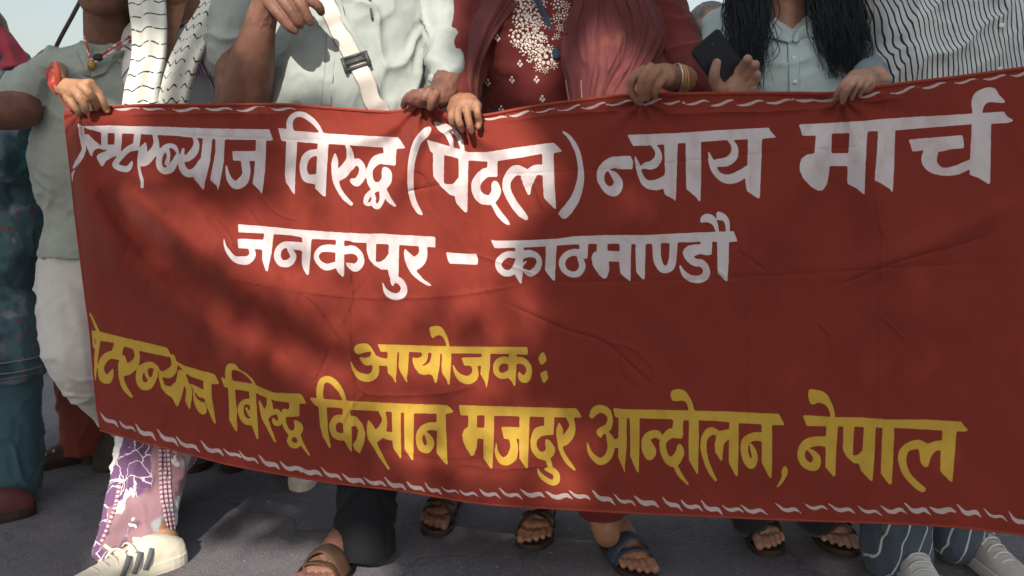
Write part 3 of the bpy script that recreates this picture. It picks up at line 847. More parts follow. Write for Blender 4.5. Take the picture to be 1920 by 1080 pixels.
# --- signed distance of all painted shapes
def sd_poly(P, V):
    V = np.asarray(V, float)
    d2 = np.full(P.shape[0], 1e18); ins = np.zeros(P.shape[0], bool)
    n = len(V)
    for i in range(n):
        a = V[i]; b = V[(i + 1) % n]; e = b - a
        w = P - a
        t = np.clip((w @ e) / (e @ e + 1e-12), 0, 1)
        q = w - t[:, None] * e
        d2 = np.minimum(d2, (q * q).sum(1))
        c = (a[1] > P[:, 1]) != (b[1] > P[:, 1])
        if c.any():
            xi = a[0] + (P[:, 1] - a[1]) / ((b[1] - a[1]) if b[1] != a[1] else 1e-12) * (b[0] - a[0])
            ins ^= c & (P[:, 0] < xi)
    d = np.sqrt(d2)
    return np.where(ins, -d, d)

def sd_rib(P, q):
    d = np.full(P.shape[0], 1e9)
    for i in range(len(q) - 1):
        a, b = q[i, :2], q[i + 1, :2]; e = b - a
        w = P - a
        t = np.clip((w @ e) / (e @ e + 1e-9), 0, 1)
        r = (q[i, 2] + t * (q[i + 1, 2] - q[i, 2])) / 2
        v = w - t[:, None] * e
        d = np.minimum(d, np.hypot(v[:, 0], v[:, 1]) - r)
    return d

def build_banner():
    NX, NY = 720, 300
    s = np.linspace(0, 1, NX + 1); t = np.linspace(0, 1, NY + 1)
    S, T = np.meshgrid(s, t, indexing='xy')          # rows = t
    px = 130 + S * 1950.0; py = np.zeros_like(px)
    for k in range(4):
        py = top_y(px) + T * (bot_y(px) - top_y(px))
        xl = left_x(py)
        px = xl + S * (2080.0 - xl)
    py = top_y(px) + T * (bot_y(px) - top_y(px))
    shp = px.shape
    P = np.stack([px.ravel(), py.ravel()], -1)
    phi = np.full(len(P), 60.0); lab = np.full(len(P), -1)
    names = []
    def put(shape_fn, pts, li, pad):
        lo = pts[:, :2].min(0) - pad; hi = pts[:, :2].max(0) + pad
        m = np.nonzero((P[:, 0] > lo[0]) & (P[:, 0] < hi[0]) & (P[:, 1] > lo[1]) & (P[:, 1] < hi[1]))[0]
        if len(m) == 0: return
        d = shape_fn(P[m])
        k = d < phi[m]
        phi[m[k]] = d[k]; lab[m[k]] = li
    for li, (label, colour, items) in enumerate(TXT):
        names.append(("painted_word", label, colour))
        for (x0, y0, sc), kind, pts in items:
            a = np.array(pts, float)
            a[:, :2] = a[:, :2] / sc + np.array([x0, y0])
            if kind == 'R':
                a[:, 2] /= sc
                q = smooth_path(a, 6)
                put(lambda p, q=q: sd_rib(p, q), a, li, 26)
            else:
                if kind == 'S': a = smooth_closed(a, 5)
                put(lambda p, a=a: sd_poly(p, a), a, li, 12)
    rng = np.random.default_rng(3)
    for row, marks, base in (('b', BOT_MARKS, [(-22,-10,1.5),(-16,-5,4),(-9,1,7),(0,3,10),(7,1,9.5),(13,1,7.5),(18,5,4),(23,9,1.5)]), ('t', TOP_MARKS, [(-25,1,2),(-17,3,4),(-8,3,6.5),(1,1,7),(9,-2,6),(17,-3,4),(25,-1,1.5)])):
        M = np.array(marks, float)
        for i, (mx, my) in enumerate(M):
            a = M[max(i - 1, 0)]; b = M[min(i + 1, len(M) - 1)]
            ang = math.atan2(b[1] - a[1], b[0] - a[0]) + rng.normal(0, 0.09)
            sc = np.clip(np.hypot(*(b - a)) / (2 if 0 < i < len(M) - 1 else 1) / 42.0, 0.75, 1.08) * rng.uniform(0.98, 1.14)
            if row == 't': sc *= 0.92
            q = np.array(base, float)
            q[:, 2] *= rng.uniform(0.5, 0.98) * (0.85 if row == 't' else 1.0)
            q[:, 1] *= rng.uniform(0.75, 1.15)
            c, s_ = math.cos(ang), math.sin(ang)
            xy = np.stack([q[:, 0] * c - q[:, 1] * s_, q[:, 0] * s_ + q[:, 1] * c], -1) * sc
            if row == 't': xy[:, 1] += 1.0
            q = np.column_stack([xy + (mx, my), q[:, 2] * sc])
            q = smooth_path(q, 4)
            names.append(("border_mark", None, 'w'))
            put(lambda p, q=q: sd_rib(p, q), q, len(names) - 1, 8)
    phi = phi + 0.35 * vnoise(np.stack([P[:, 0] / 7, P[:, 1] / 7, np.zeros(len(P))], -1), 4)     # brush edge
    phi[np.abs(phi) < 0.02] = 0.02
    # --- cells
    W1 = NX + 1
    ins = (phi < 0)
    I = ins.reshape(shp)
    cnt = I[:-1, :-1].astype(int) + I[:-1, 1:] + I[1:, :-1] + I[1:, 1:]
    r, c = np.nonzero(cnt == 0)
    def quads(r, c):
        a = r * W1 + c
        return np.stack([a, a + W1, a + W1 + 1, a + 1], -1)
    cloth = [quads(r, c)]
    polys_c = []
    wordf = {i: [] for i in range(len(names))}
    r, c = np.nonzero(cnt == 4)
    q = quads(r, c); lq = lab[q[:, 0]]
    for i in range(len(names)):
        k = q[lq == i]
        if len(k): wordf[i] += k.tolist()
    extra = {}; ev = []
    def cross(a, b):
        key = (a, b) if a < b else (b, a)
        if key not in extra:
            t_ = phi[key[0]] / (phi[key[0]] - phi[key[1]])
            extra[key] = len(P) + len(ev)
            ev.append(P[key[0]] + t_ * (P[key[1]] - P[key[0]]))
        return extra[key]
    r, c = np.nonzero((cnt > 0) & (cnt < 4))
    for a in (r * W1 + c):
        k = (a, a + W1, a + W1 + 1, a + 1)
        inn = []; out = []
        amb = (ins[k[0]] == ins[k[2]]) and (ins[k[1]] == ins[k[3]])
        for e in range(4):
            u, v = k[e], k[(e + 1) % 4]
            (inn if ins[u] else out).append(u)
            if ins[u] != ins[v]:
                x = cross(u, v); inn.append(x); out.append(x)
        li = lab[min(k, key=lambda z: phi[z])]
        if amb:
            for e in range(4):
                if not ins[k[e]]:
                    polys_c.append((cross(k[e - 1], k[e]), k[e], cross(k[e], k[(e + 1) % 4])))
        else:
            polys_c.append(tuple(out))
        wordf[li].append(tuple(inn))
    A = np.vstack([P, np.array(ev)])
    V = banner_P(A[:, 0], A[:, 1])
    e = 1.2
    dx = banner_P(A[:, 0] + e, A[:, 1]) - V
    dy = banner_P(A[:, 0], A[:, 1] + e) - V
    N = np.cross(dx, dy); N /= np.linalg.norm(N, axis=1)[:, None]
    N[N[:, 1] > 0] *= -1
    def sub(faces):
        flat = np.concatenate([np.asarray(f) for f in faces])
        use, inv = np.unique(flat, return_inverse=True)
        out = []; k = 0
        for f in faces:
            out.append(tuple(inv[k:k + len(f)].tolist())); k += len(f)
        me = bpy.data.meshes.new("m")
        me.from_pydata(V[use].tolist(), [], out)
        me.update(); me.shade_smooth()
        me.normals_split_custom_set_from_vertices(N[use].tolist())
        return me
    root = empty("protest_banner", (float(W(1000, 940, 1.8)[0]), 1.84, 0.0), "long red cloth banner with white and yellow painted lettering held by the marchers", "banner")
    faces = cloth[0].tolist() + polys_c
    obj("cloth", sub(faces), M_RED, root)
    for i, (nm, label, colour) in enumerate(names):
        if wordf[i]:
            o = obj(nm, sub(wordf[i]), M_MARK if nm == 'border_mark' else M_WHITE if colour == 'w' else M_YELLOW, root)
            if label: o["label"] = label
    # rolled hems
    x = np.linspace(left_x(808) + 1, 2079, 420)
    yb = bot_y(x)
    mb = MB(); mb.tube(banner_P(x, yb + 0.5, 0.0) , 0.0022, 8); obj("bottom_hem", mb.mesh(), M_REDHEM, root)
    x = np.linspace(left_x(206) + 1, 2079, 420)
    yt = top_y(x)
    mb = MB(); mb.tube(banner_P(x, yt + 1.0, 0.0), 0.0036, 8); obj("top_hem", mb.mesh(), M_REDHEM, root)
    y = np.linspace(212, 806, 120)
    mb = MB(); mb.tube(banner_P(left_x(y) + 0.5, y, 0.0), 0.0022, 8); obj("side_hem", mb.mesh(), M_REDHEM, root)
    # end of the cloth wrapped up round the first hand
    mb = MB()
    a = np.array([(104,118,2.02,6),(108,140,2.01,10),(112,165,2.02,11),(122,190,2.035,9),(138,208,2.03,7)], float)
    q = smooth_path(a, 5)
    mb.tube(W(q[:, 0], q[:, 1], q[:, 2]), q[:, 3] * 0.00125, 12, flat=0.6)
    obj("gathered_corner", mb.mesh(), M_REDHEM, root)
    return root

def red_cloth(name, col, trans, mottled=True):
    m = mat(name, col, rough=0.82, var=0.07, vscale=9.0, bump=0.22, bscale=900.0, trans=trans, spec=0.18, sheen=0.12, bdist=0.0006)
    nt = m.node_tree
    # weave + small wrinkles in the bump
    b = nt.nodes["Principled BSDF"]
    tc = [n for n in nt.nodes if n.bl_idname == "ShaderNodeTexCoord"][0]
    bp0 = [n for n in nt.nodes if n.bl_idname == "ShaderNodeBump"][0]
    mp = _n(nt, "ShaderNodeMapping"); mp.inputs['Scale'].default_value = (9, 9, 3.0)
    mp.inputs['Rotation'].default_value = (0, 0.5, 0)
    nt.links.new(tc.outputs['Object'], mp.inputs['Vector'])
    mus = _n(nt, "ShaderNodeTexNoise"); mus.noise_type = 'RIDGED_MULTIFRACTAL'
    mus.inputs['Scale'].default_value = 2.2; mus.inputs['Detail'].default_value = 4.0
    nt.links.new(mp.outputs[0], mus.inputs['Vector'])
    bp = _n(nt, "ShaderNodeBump"); bp.inputs['Strength'].default_value = 0.6; bp.inputs['Distance'].default_value = 0.004
    nt.links.new(mus.outputs['Fac'], bp.inputs['Height'])
    nt.links.new(bp0.outputs['Normal'], bp.inputs['Normal'])
    nt.links.new(bp.outputs['Normal'], b.inputs['Normal'])
    return m

M_RED = red_cloth("red_cloth", (0.220, 0.0325, 0.0235), 0.22)
M_REDHEM = red_cloth("red_hem", (0.24, 0.037, 0.024), 0.0)
M_WHITE = red_cloth("white_fabric_paint", (0.555, 0.525, 0.585), 0.12)
M_MARK = red_cloth("thin_white_paint", (0.46, 0.39, 0.42), 0.12)
M_YELLOW = red_cloth("yellow_fabric_paint", (0.50, 0.335, 0.055), 0.12)
for _m, _r in ((M_WHITE, 0.75), (M_MARK, 0.75), (M_YELLOW, 0.82)):      # thin patches of brushed paint let the red through
    def _thin(nt, tc, src, r=_r):
        mp = _n(nt, "ShaderNodeMapping"); mp.inputs['Scale'].default_value = (26, 8, 14)
        nt.links.new(tc.outputs['Object'], mp.inputs['Vector'])
        n = _n(nt, "ShaderNodeTexNoise"); n.inputs['Scale'].default_value = 1.6; n.inputs['Detail'].default_value = 6
        nt.links.new(mp.outputs[0], n.inputs['Vector'])
        mr = _n(nt, "ShaderNodeMapRange"); mr.inputs['From Min'].default_value = 0.48; mr.inputs['From Max'].default_value = 0.78
        mr.inputs['To Max'].default_value = 0.38
        nt.links.new(n.outputs['Fac'], mr.inputs['Value'])
        return mixc(nt, mr.outputs['Result'], src, (0.40, 0.16, 0.14) if r < 0.8 else (0.42, 0.16, 0.02))
    overlay(_m, _thin)
BANNER = build_banner()
# ------------------------------------------------------------------ people
def skin(name, col, lit=1.0):
    return mat(name, col, rough=0.56, var=0.2, vscale=34.0, bump=0.45, bscale=300.0, spec=0.35, sss=0.12, bdist=0.0012, col2=tuple(c * 0.72 for c in col), c2scale=24.0, c2lo=0.48, c2hi=0.72)
SK_BROWN = skin("brown_skin", (0.29, 0.150, 0.100))
SK_DARK = skin("dark_brown_skin", (0.175, 0.086, 0.066))
SK_WARM = skin("warm_brown_skin", (0.37, 0.205, 0.125))
SK_FAIR = skin("light_brown_skin", (0.37, 0.215, 0.165))
M_NAIL = mat("nail", (0.45, 0.26, 0.19), rough=0.35)
M_HAIR = mat("black_hair", (0.014, 0.021, 0.031), rough=0.6, var=0.4, vscale=60, spec=0.3)
M_GREYHAIR = mat("grey_hair", (0.12, 0.12, 0.125), rough=0.6, var=0.4, vscale=80)
M_EYE = mat("eye", (0.05, 0.03, 0.02), rough=0.2)

def cloth_mat(name, col, **k):
    a = dict(rough=0.88, var=0.07, vscale=12.0, bump=0.35, bscale=700.0, spec=0.15, sheen=0.15, bdist=0.0008)
    a.update(k)
    return mat(name, col, **a)

def hy(px, py, dz):
    """depth dz metres in front of the banner cloth"""
    px = np.asarray(px, float); py = np.maximum(np.asarray(py, float), top_y(px) + 3)
    return banner_Y(px, py) - dz

def hand_nodes(nodes):
    q = np.array(nodes, float)
    q[:, 2] = hy(q[:, 0], q[:, 1], q[:, 2])
    if len(q) > 3: q[:, 3] *= 0.86
    return q

def head(mb, px, py, Y, R, turn=0.0):
    """head centred at the pixel, R = half its width in pixels; cranium, jaw, nose, brow, ears"""
    c = W(px, py, Y); r = R * MPP(px, py, Y)
    def at(x, y, z):     # x right, y towards the viewer, z up, in head half-widths
        cx = x * math.cos(turn) - y * math.sin(turn); cy = x * math.sin(turn) + y * math.cos(turn)
        return c + r * np.array([cx, -cy, z])
    mb.sphere(at(0, -0.18, 0.35), np.array([1.0, 1.18, 1.05]) * r, 20, 14)
    mb.sphere(at(0, 0.16, -0.38), np.array([0.80, 0.82, 0.80]) * r, 18, 12)
    mb.sphere(at(0, 0.52, -0.98), np.array([0.40, 0.34, 0.30]) * r, 14, 10)
    mb.capsule(at(-0.62, 0.05, -0.45), at(-0.25, 0.55, -0.98), 0.26 * r, 0.24 * r)
    mb.capsule(at(0.62, 0.05, -0.45), at(0.25, 0.55, -0.98), 0.26 * r, 0.24 * r)
    mb.capsule(at(0, 0.93, 0.12), at(0, 1.13, -0.28), 0.10 * r, 0.17 * r)
    mb.capsule(at(-0.17, 0.98, -0.32), at(0.17, 0.98, -0.32), 0.12 * r, 0.12 * r)
    mb.capsule(at(-0.52, 0.78, 0.20), at(0.52, 0.78, 0.20), 0.14 * r, 0.14 * r)
    mb.capsule(at(-0.26, 0.80, -0.62), at(0.26, 0.80, -0.62), 0.13 * r, 0.13 * r)
    mb.capsule(at(-0.20, 0.79, -0.74), at(0.20, 0.79, -0.74), 0.13 * r, 0.13 * r)
    for s in (-1, 1):
        mb.sphere(at(s * 0.42, 0.74, 0.03), 0.17 * r, 10, 8)
        mb.sphere(at(s * 1.0, -0.05, -0.05), np.array([0.14, 0.25, 0.36]) * r, 12, 8)
        mb.sphere(at(s * 0.5, 0.55, -0.28), 0.33 * r, 10, 8)
    return at, r

def eyes(root, at, r):
    for s in (-1, 1):
        mb = MB(); mb.sphere(at(s * 0.40, 0.855, 0.02), np.array([0.13, 0.08, 0.065]) * r, 10, 6)
        obj("eye", mb.mesh(), M_EYE, root)

def hair_cap(root, at, r, m=None, long=0.0):
    mb = MB()
    mb.sphere(at(0, -0.30, 0.45), np.array([1.08, 1.18, 1.08]) * r, 20, 14)
    mb.sphere(at(0, -0.55, -0.05), np.array([1.0, 0.85, 0.9]) * r, 18, 12)
    me = remesh(mb, max(0.004, r * 0.07), 3, lambda co, no: 0.02 * r * fbm(co * 70, 3, 2))
    return obj("hair", me, m or M_HAIR, root)

def make_body(root, m, coarse, fine=None, cv=0.0075, fv=0.0020, name="body"):
    ms = [remesh(coarse, cv, 6)]
    if fine is not None:
        ms.append(remesh(fine, fv, 1, lambda co, no: 0.00035 * fbm(co * 180, 2, 4)))
    return obj(name, join_meshes(ms), m, root)

def basis(fwd):
    f = np.array([fwd[0], fwd[1], 0.0]); f /= np.linalg.norm(f)
    l = np.array([-f[1], f[0], 0.0])
    return f, l

class Foot:
    """foot frame: heel at p on the ground, toes along fwd; x forward, y left, z up, metres for a 0.25 m foot"""
    def __init__(s, p, fwd, k=1.0, lift=0.0):
        s.p = np.array([p[0], p[1], 0.0]); s.f, s.l = basis(fwd); s.k = k; s.lift = lift
    def __call__(s, x, y, z):
        return s.p + s.k * (x * s.f + y * s.l) + np.array([0, 0, s.k * z + s.lift * (1 - x / 0.25)])

def bare_foot(mb, F_, side=1, ankle=None):
    """skin of a foot with five toes; side = +1 when the big toe is on the left of the foot's direction"""
    k = F_.k
    mb.sphere(F_(0.035, 0, 0.050), 0.034 * k); mb.capsule(F_(0.035, 0, 0.052), F_(0.05, 0, 0.10), 0.033 * k, 0.033 * k)
    mb.capsule(F_(0.05, 0, 0.075), F_(0.13, 0.004 * side, 0.052), 0.035 * k, 0.030 * k)
    mb.capsule(F_(0.035, 0, 0.045), F_(0.12, -0.018 * side, 0.034), 0.028 * k, 0.022 * k)
    mb.capsule(F_(0.13, 0.016 * side, 0.042), F_(0.178, 0.020 * side, 0.032), 0.026 * k, 0.021 * k)
    mb.capsule(F_(0.12, -0.016 * side, 0.036), F_(0.165, -0.026 * side, 0.029), 0.024 * k, 0.018 * k)
    mb.capsule(F_(0.178, 0.020 * side, 0.032), F_(0.165, -0.026 * side, 0.029), 0.021 * k, 0.018 * k)
    toes = [(0.030, 0.178, 0.232, 0.0125), (0.010, 0.182, 0.232, 0.0090), (-0.007, 0.178, 0.224, 0.0085), (-0.022, 0.170, 0.211, 0.0082), (-0.036, 0.160, 0.195, 0.0080)]
    tips = []
    for y, x0, x1, r in toes:
        mb.capsule(F_(x0, y * side * 0.92, 0.030), F_((x0 + x1) / 2 + 0.006, y * side, 0.031), r * k, r * 0.95 * k)
        mb.capsule(F_((x0 + x1) / 2 + 0.006, y * side, 0.031), F_(x1, y * side, 0.024), r * 0.95 * k, r * 0.9 * k)
        tips.append((F_(x1 + 0.002, y * side, 0.030), r * k))
    if ankle is not None:
        mb.capsule(F_(0.045, 0, 0.095), ankle, 0.033 * k, 0.036 * k)
    return tips

def sandal(root, F_, side, m_sole, m_strap, straps="cross", k=1.0):
    # sole: outline extruded
    out = [(-0.004, 0.0), (0.004, 0.024), (0.03, 0.034), (0.09, 0.030), (0.15, 0.040), (0.20, 0.046), (0.235, 0.038), (0.250, 0.014), (0.244, -0.016), (0.22, -0.036), (0.17, -0.046), (0.10, -0.036), (0.04, -0.032), (0.006, -0.024)]
    q = smooth_closed(out, 3)
    mb = MB()
    mb.ring_loft([np.array([F_(x, y * side, 0.0015) for x, y in q]), np.array([F_(x, y * side, 0.012) for x, y in q]), np.array([F_(x * 0.985 + 0.002, y * 0.95 * side, 0.0155) for x, y in q])])
    obj("sole", mb.mesh(False), m_sole, root)
    def strap(pts, w):
        mb = MB()
        P = smooth_path([F_(*p) for p in pts], 6)
        mb.tube(P, w * F_.k, 10, flat=0.22, flatdir=F_.f)
        obj("strap", mb.mesh(), m_strap, root)
    def strap2(pts, w):
        mb = MB()
        P = smooth_path([F_(*p) for p in pts], 6)
        mb.tube(P, w * F_.k, 10, flat=0.3, flatdir=np.array([0, 0, 1.0]))
        obj("strap", mb.mesh(), m_strap, root)
    s = side
    if straps == "thong":
        strap2([(0.192, 0.018 * s, 0.020), (0.172, 0.016 * s, 0.058), (0.13, 0.030 * s, 0.062), (0.09, 0.042 * s, 0.018)], 0.007)
        strap2([(0.192, 0.018 * s, 0.020), (0.172, 0.012 * s, 0.058), (0.13, -0.020 * s, 0.058), (0.09, -0.040 * s, 0.016)], 0.007)
    elif straps == "wide":
        strap([(0.15, 0.046 * s, 0.014), (0.152, 0.036 * s, 0.056), (0.150, 0.0, 0.078), (0.145, -0.032 * s, 0.054), (0.14, -0.046 * s, 0.014)], 0.026)
        strap([(0.198, 0.048 * s, 0.014), (0.197, 0.034 * s, 0.050), (0.188, 0.0, 0.060), (0.176, -0.034 * s, 0.046), (0.17, -0.046 * s, 0.014)], 0.010)
    else:
        strap([(0.19, 0.048 * s, 0.014), (0.185, 0.034 * s, 0.052), (0.165, 0.0, 0.070), (0.135, -0.034 * s, 0.055), (0.12, -0.042 * s, 0.014)], 0.010)
        strap([(0.13, 0.040 * s, 0.014), (0.150, 0.034 * s, 0.055), (0.168, 0.0, 0.066), (0.17, -0.034 * s, 0.048), (0.175, -0.045 * s, 0.014)], 0.010)
        strap2([(0.10, 0.036 * s, 0.018), (0.05, 0.040 * s, 0.060), (0.004, 0.0, 0.074), (0.05, -0.040 * s, 0.058), (0.10, -0.036 * s, 0.018)], 0.006)

def sneaker(root, F_, m_up, m_sole, m_stripe=None, laces=None, side=1):
    mb = MB()
    secs = [(-0.008, 0.024, 0.055, 0.030), (0.02, 0.032, 0.075, 0.034), (0.07, 0.033, 0.088, 0.034), (0.12, 0.034, 0.074, 0.036), (0.17, 0.040, 0.054, 0.042), (0.215, 0.041, 0.042, 0.041), (0.25, 0.034, 0.034, 0.032), (0.272, 0.016, 0.026, 0.014)]
    q = smooth_path(secs, 4)
    rings = []; ang = np.linspace(0, 2 * math.pi, 22, endpoint=False)
    for x, wd, h, _ in q:
        y = wd * np.sign(np.cos(ang)) * np.abs(np.cos(ang)) ** 0.85
        z = 0.020 + np.where(np.sin(ang) > 0, (h - 0.02) * np.abs(np.sin(ang)) ** 0.8, -0.010 * np.abs(np.sin(ang)))
        rings.append(np.array([F_(x, yy, zz) for yy, zz in zip(y, z)]))
    mb.ring_loft(rings)
    me = remesh(mb, 0.004, 3, folds(0.0012, (40, 40, 60), 3))
    obj("upper", me, m_up, root)
    out = [(-0.014, 0.0), (-0.006, 0.024), (0.03, 0.037), (0.09, 0.036), (0.15, 0.042), (0.21, 0.046), (0.255, 0.036), (0.280, 0.012), (0.280, -0.012), (0.255, -0.036), (0.21, -0.046), (0.15, -0.042), (0.09, -0.036), (0.03, -0.037), (-0.006, -0.024)]
    o2 = smooth_closed(out, 3)
    mb = MB()
    mb.ring_loft([np.array([F_(x, y * 0.97, 0.001) for x, y in o2]), np.array([F_(x, y, 0.012) for x, y in o2]), np.array([F_(x, y * 0.98, 0.027) for x, y in o2])])
    obj("sole", mb.mesh(False), m_sole, root)
    if m_stripe is not None:
        for s in (1, -1):
            for i in range(3):
                x0 = 0.075 + i * 0.026
                wd = 0.036 + 0.001 * i
                mb = MB()
                P = smooth_path([F_(x0 + 0.024, s * (wd + 0.0035), 0.026), F_(x0 + 0.012, s * (wd + 0.0005), 0.048), F_(x0, s * (wd - 0.010), 0.066)], 5)
                mb.tube(P, 0.0062 * F_.k, 8, flat=0.3, flatdir=F_.f)
                obj("side_stripe", mb.mesh(), m_stripe, root)
    if laces is not None:
        for i in range(5):
            x = 0.115 + i * 0.019; z = 0.080 - i * 0.0085
            mb = MB()
            P = smooth_path([F_(x - 0.004, 0.026, z - 0.012), F_(x, 0.012, z + 0.001), F_(x + 0.003, -0.012, z + 0.001), F_(x + 0.006, -0.026, z - 0.012)], 5)
            mb.tube(P, 0.0034 * F_.k, 8, flat=0.5, flatdir=F_.f)
            obj("lace", mb.mesh(), laces, root)

def project(px, py, bvh, off=0.001):
    """first point of a surface seen through a pixel of the photograph, with its normal"""
    d = ray(px, py); d = d / np.linalg.norm(d)
    h = bvh.ray_cast(Vector(CAMP), Vector(d))
    if h[0] is None: return None
    n = np.array(h[1]); p = np.array(h[0])
    if n @ d > 0: n = -n
    return p + n * off, n

def bvh_world(o):
    off = rootloc(o)
    me = o.data
    return BVHTree.FromPolygons([Vector(np.array(v.co) + off) for v in me.vertices], [tuple(p.vertices) for p in me.polygons])

def sheet(rows, nu, nv, fn=None, thick=0.0015):
    """cloth between control rows; each row = list of (px, py, Y); fn(u, v) -> metres towards the viewer"""
    R_ = [smooth_path(r, 8) for r in rows]
    def resample(q, n):
        L = np.concatenate([[0], np.cumsum(np.linalg.norm(np.diff(q[:, :2], axis=0), axis=1))]); L /= L[-1]
        t = np.linspace(0, 1, n)
        return np.stack([np.interp(t, L, q[:, k]) for k in range(3)], -1)
    R_ = np.array([resample(q, nu) for q in R_])            # rows x nu x 3
    cols = np.array([smooth_path(R_[:, j], 8) for j in range(nu)])   # nu x m x 3
    m = cols.shape[1]
    idx = np.linspace(0, m - 1, nv)
    g = np.empty((nv, nu, 3))
    for j in range(nu):
        for k in range(3):
            g[:, j, k] = np.interp(idx, np.arange(m), cols[j, :, k])
    U, V = np.meshgrid(np.linspace(0, 1, nu), np.linspace(0, 1, nv))
    if fn is not None: g[..., 2] -= fn(U, V)
    P = W(g[..., 0], g[..., 1], g[..., 2]).reshape(-1, 3)
    f = []
    for i in range(nv - 1):
        for j in range(nu - 1):
            a = i * nu + j; f.append((a, a + nu, a + nu + 1, a + 1))
    mb = MB(); mb.add(P, f, np.stack([U.ravel(), V.ravel()], -1))
    me = mb.mesh()
    o = bpy.data.objects.new("tmp", me); COL.objects.link(o)
    s = o.modifiers.new("s", 'SOLIDIFY'); s.thickness = thick; s.offset = 0
    dg = bpy.context.evaluated_depsgraph_get()
    out = bpy.data.meshes.new_from_object(o.evaluated_get(dg))
    bpy.data.objects.remove(o)
    out.shade_smooth()
    return out

def tube_obj(name, pts, r, m, root, seg=8, sm=6, flat=None, flatdir=None, uvs=False):
    mb = MB()
    q = np.array(pts, float)
    P = W(q[:, 0], q[:, 1], q[:, 2])
    rr = q[:, 3] * MPP(q[:, 0], q[:, 1], q[:, 2]) if q.shape[1] > 3 else np.full(len(q), r)
    mb.tube(P, rr, seg, flat=flat, flatdir=flatdir, smooth=sm, uvs=uvs)
    return obj(name, mb.mesh(), m, root)

def base_at(px, Y):
    p = W(px, 700, Y); return (float(p[0]), float(Y), 0.0)

# ---- shared patterns -------------------------------------------------
def stripes_x(freq, width, dark, warp=0.0, wscale=6.0, axis=0, rot=0.0, uv=False):
    def f(nt, tc, src):
        mp = _n(nt, "ShaderNodeMapping"); mp.inputs['Rotation'].default_value = (0, rot, 0)
        nt.links.new(tc.outputs['UV' if uv else 'Object'], mp.inputs['Vector'])
        sep = _n(nt, "ShaderNodeSeparateXYZ"); nt.links.new(mp.outputs[0], sep.inputs[0])
        x = sep.outputs[axis]
        if warp:
            n = _n(nt, "ShaderNodeTexNoise"); n.inputs['Scale'].default_value = wscale; n.inputs['Detail'].default_value = 2
            nt.links.new(tc.outputs['Object'], n.inputs['Vector'])
            x = math_node(nt, 'ADD', x, math_node(nt, 'MULTIPLY', math_node(nt, 'SUBTRACT', n.outputs['Fac'], 0.5), warp))
        fr = math_node(nt, 'FRACT', math_node(nt, 'MULTIPLY', x, freq))
        a = math_node(nt, 'ABSOLUTE', math_node(nt, 'SUBTRACT', fr, 0.5))
        mk = math_node(nt, 'LESS_THAN', a, width / 2)
        return mixc(nt, mk, src, dark)
    return f

# ================================================================ 1 person in blue at the left edge
M_TEAL = cloth_mat("teal_tunic_print", (0.075, 0.145, 0.185), col2=(0.23, 0.27, 0.33), c2scale=16, c2lo=0.56, c2hi=0.66)
def _bluepr(nt, tc, src):
    v = _n(nt, "ShaderNodeTexVoronoi"); v.inputs['Scale'].default_value = 30.0
    nt.links.new(tc.outputs['Object'], v.inputs['Vector'])
    mr = _n(nt, "ShaderNodeMapRange"); mr.inputs['From Min'].default_value = 0.18; mr.inputs['From Max'].default_value = 0.30
    nt.links.new(v.outputs['Distance'], mr.inputs['Value'])
    c = mixc(nt, mr.outputs['Result'], (0.17, 0.10, 0.12), src)
    n = _n(nt, "ShaderNodeTexNoise"); n.inputs['Scale'].default_value = 9; n.inputs['Detail'].default_value = 6
    nt.links.new(tc.outputs['Object'], n.inputs['Vector'])
    m2 = _n(nt, "ShaderNodeMapRange"); m2.inputs['From Min'].default_value = 0.5; m2.inputs['From Max'].default_value = 0.6
    nt.links.new(n.outputs['Fac'], m2.inputs['Value'])
    return mixc(nt, m2.outputs['Result'], c, (0.03, 0.06, 0.085))
overlay(M_TEAL, _bluepr)
M_TEALPL = cloth_mat("teal_cloth", (0.032, 0.072, 0.098))
M_TEALDK = cloth_mat("dark_teal_cloth", (0.025, 0.07, 0.095))
M_HEMB = cloth_mat("grey_violet_hem", (0.19, 0.19, 0.25))
r = empty("person", base_at(-10, 2.45), "person in a teal printed tunic and teal trousers at the left edge", "person", "marchers behind and beside the banner")
cb = MB()
at, hr = head(cb, -130, -120, 2.42, 70)
cb.chain([(-130, -40, 2.45, 40), (-120, 30, 2.48, 42)]); cb.chain([(-60, 60, 2.48, 70), (-30, 300, 2.48, 80), (-20, 520, 2.48, 85)])
cb.chain([(-10, 520, 2.46, 50), (-5, 700, 2.40, 40), (15, 890, 2.28, 24), (20, 930, 2.26, 22)])
cb.chain([(-80, 520, 2.5, 50), (-90, 700, 2.5, 40), (-100, 880, 2.5, 24)])
fb = MB()
f1 = Foot(G(58, 962), (-0.80, -0.60)); make_body(r, SK_DARK, cb); eyes(r, at, hr); hair_cap(r, at, hr)
mb = MB(); mb.loft([(-75, 52, 2.46, 30, 30), (-60, 74, 2.46, 84, 60), (-45, 180, 2.46, 112, 80), (-28, 300, 2.45, 106, 80), (-18, 420, 2.45, 100, 80), (-14, 560, 2.44, 92, 82), (-16, 708, 2.42, 92, 84)], 36, 6, 2.2)
mb.chain([(0, 120, 2.4, 50), (30, 210, 2.34, 50), (20, 290, 2.30, 48), (-30, 300, 2.25, 40)], 4)
tun = obj("tunic", remesh(mb, 0.006, 5, folds(0.010, (18, 12, 4), 11, 0.2, 0.0015, 60)), M_TEAL, r)
TUNIC = (tun, r)
mb = MB(); mb.loft([(22, 650, 2.44, 50, 46), (25, 760, 2.37, 49, 46), (26, 860, 2.31, 47, 46), (24, 900, 2.29, 46, 44), (24, 926, 2.285, 47, 44)], 30, 6, 2.1)
obj("trouser_leg", remesh(mb, 0.006, 4, folds(0.016, (20, 14, 6), 5, 0.4)), M_TEALPL, r)
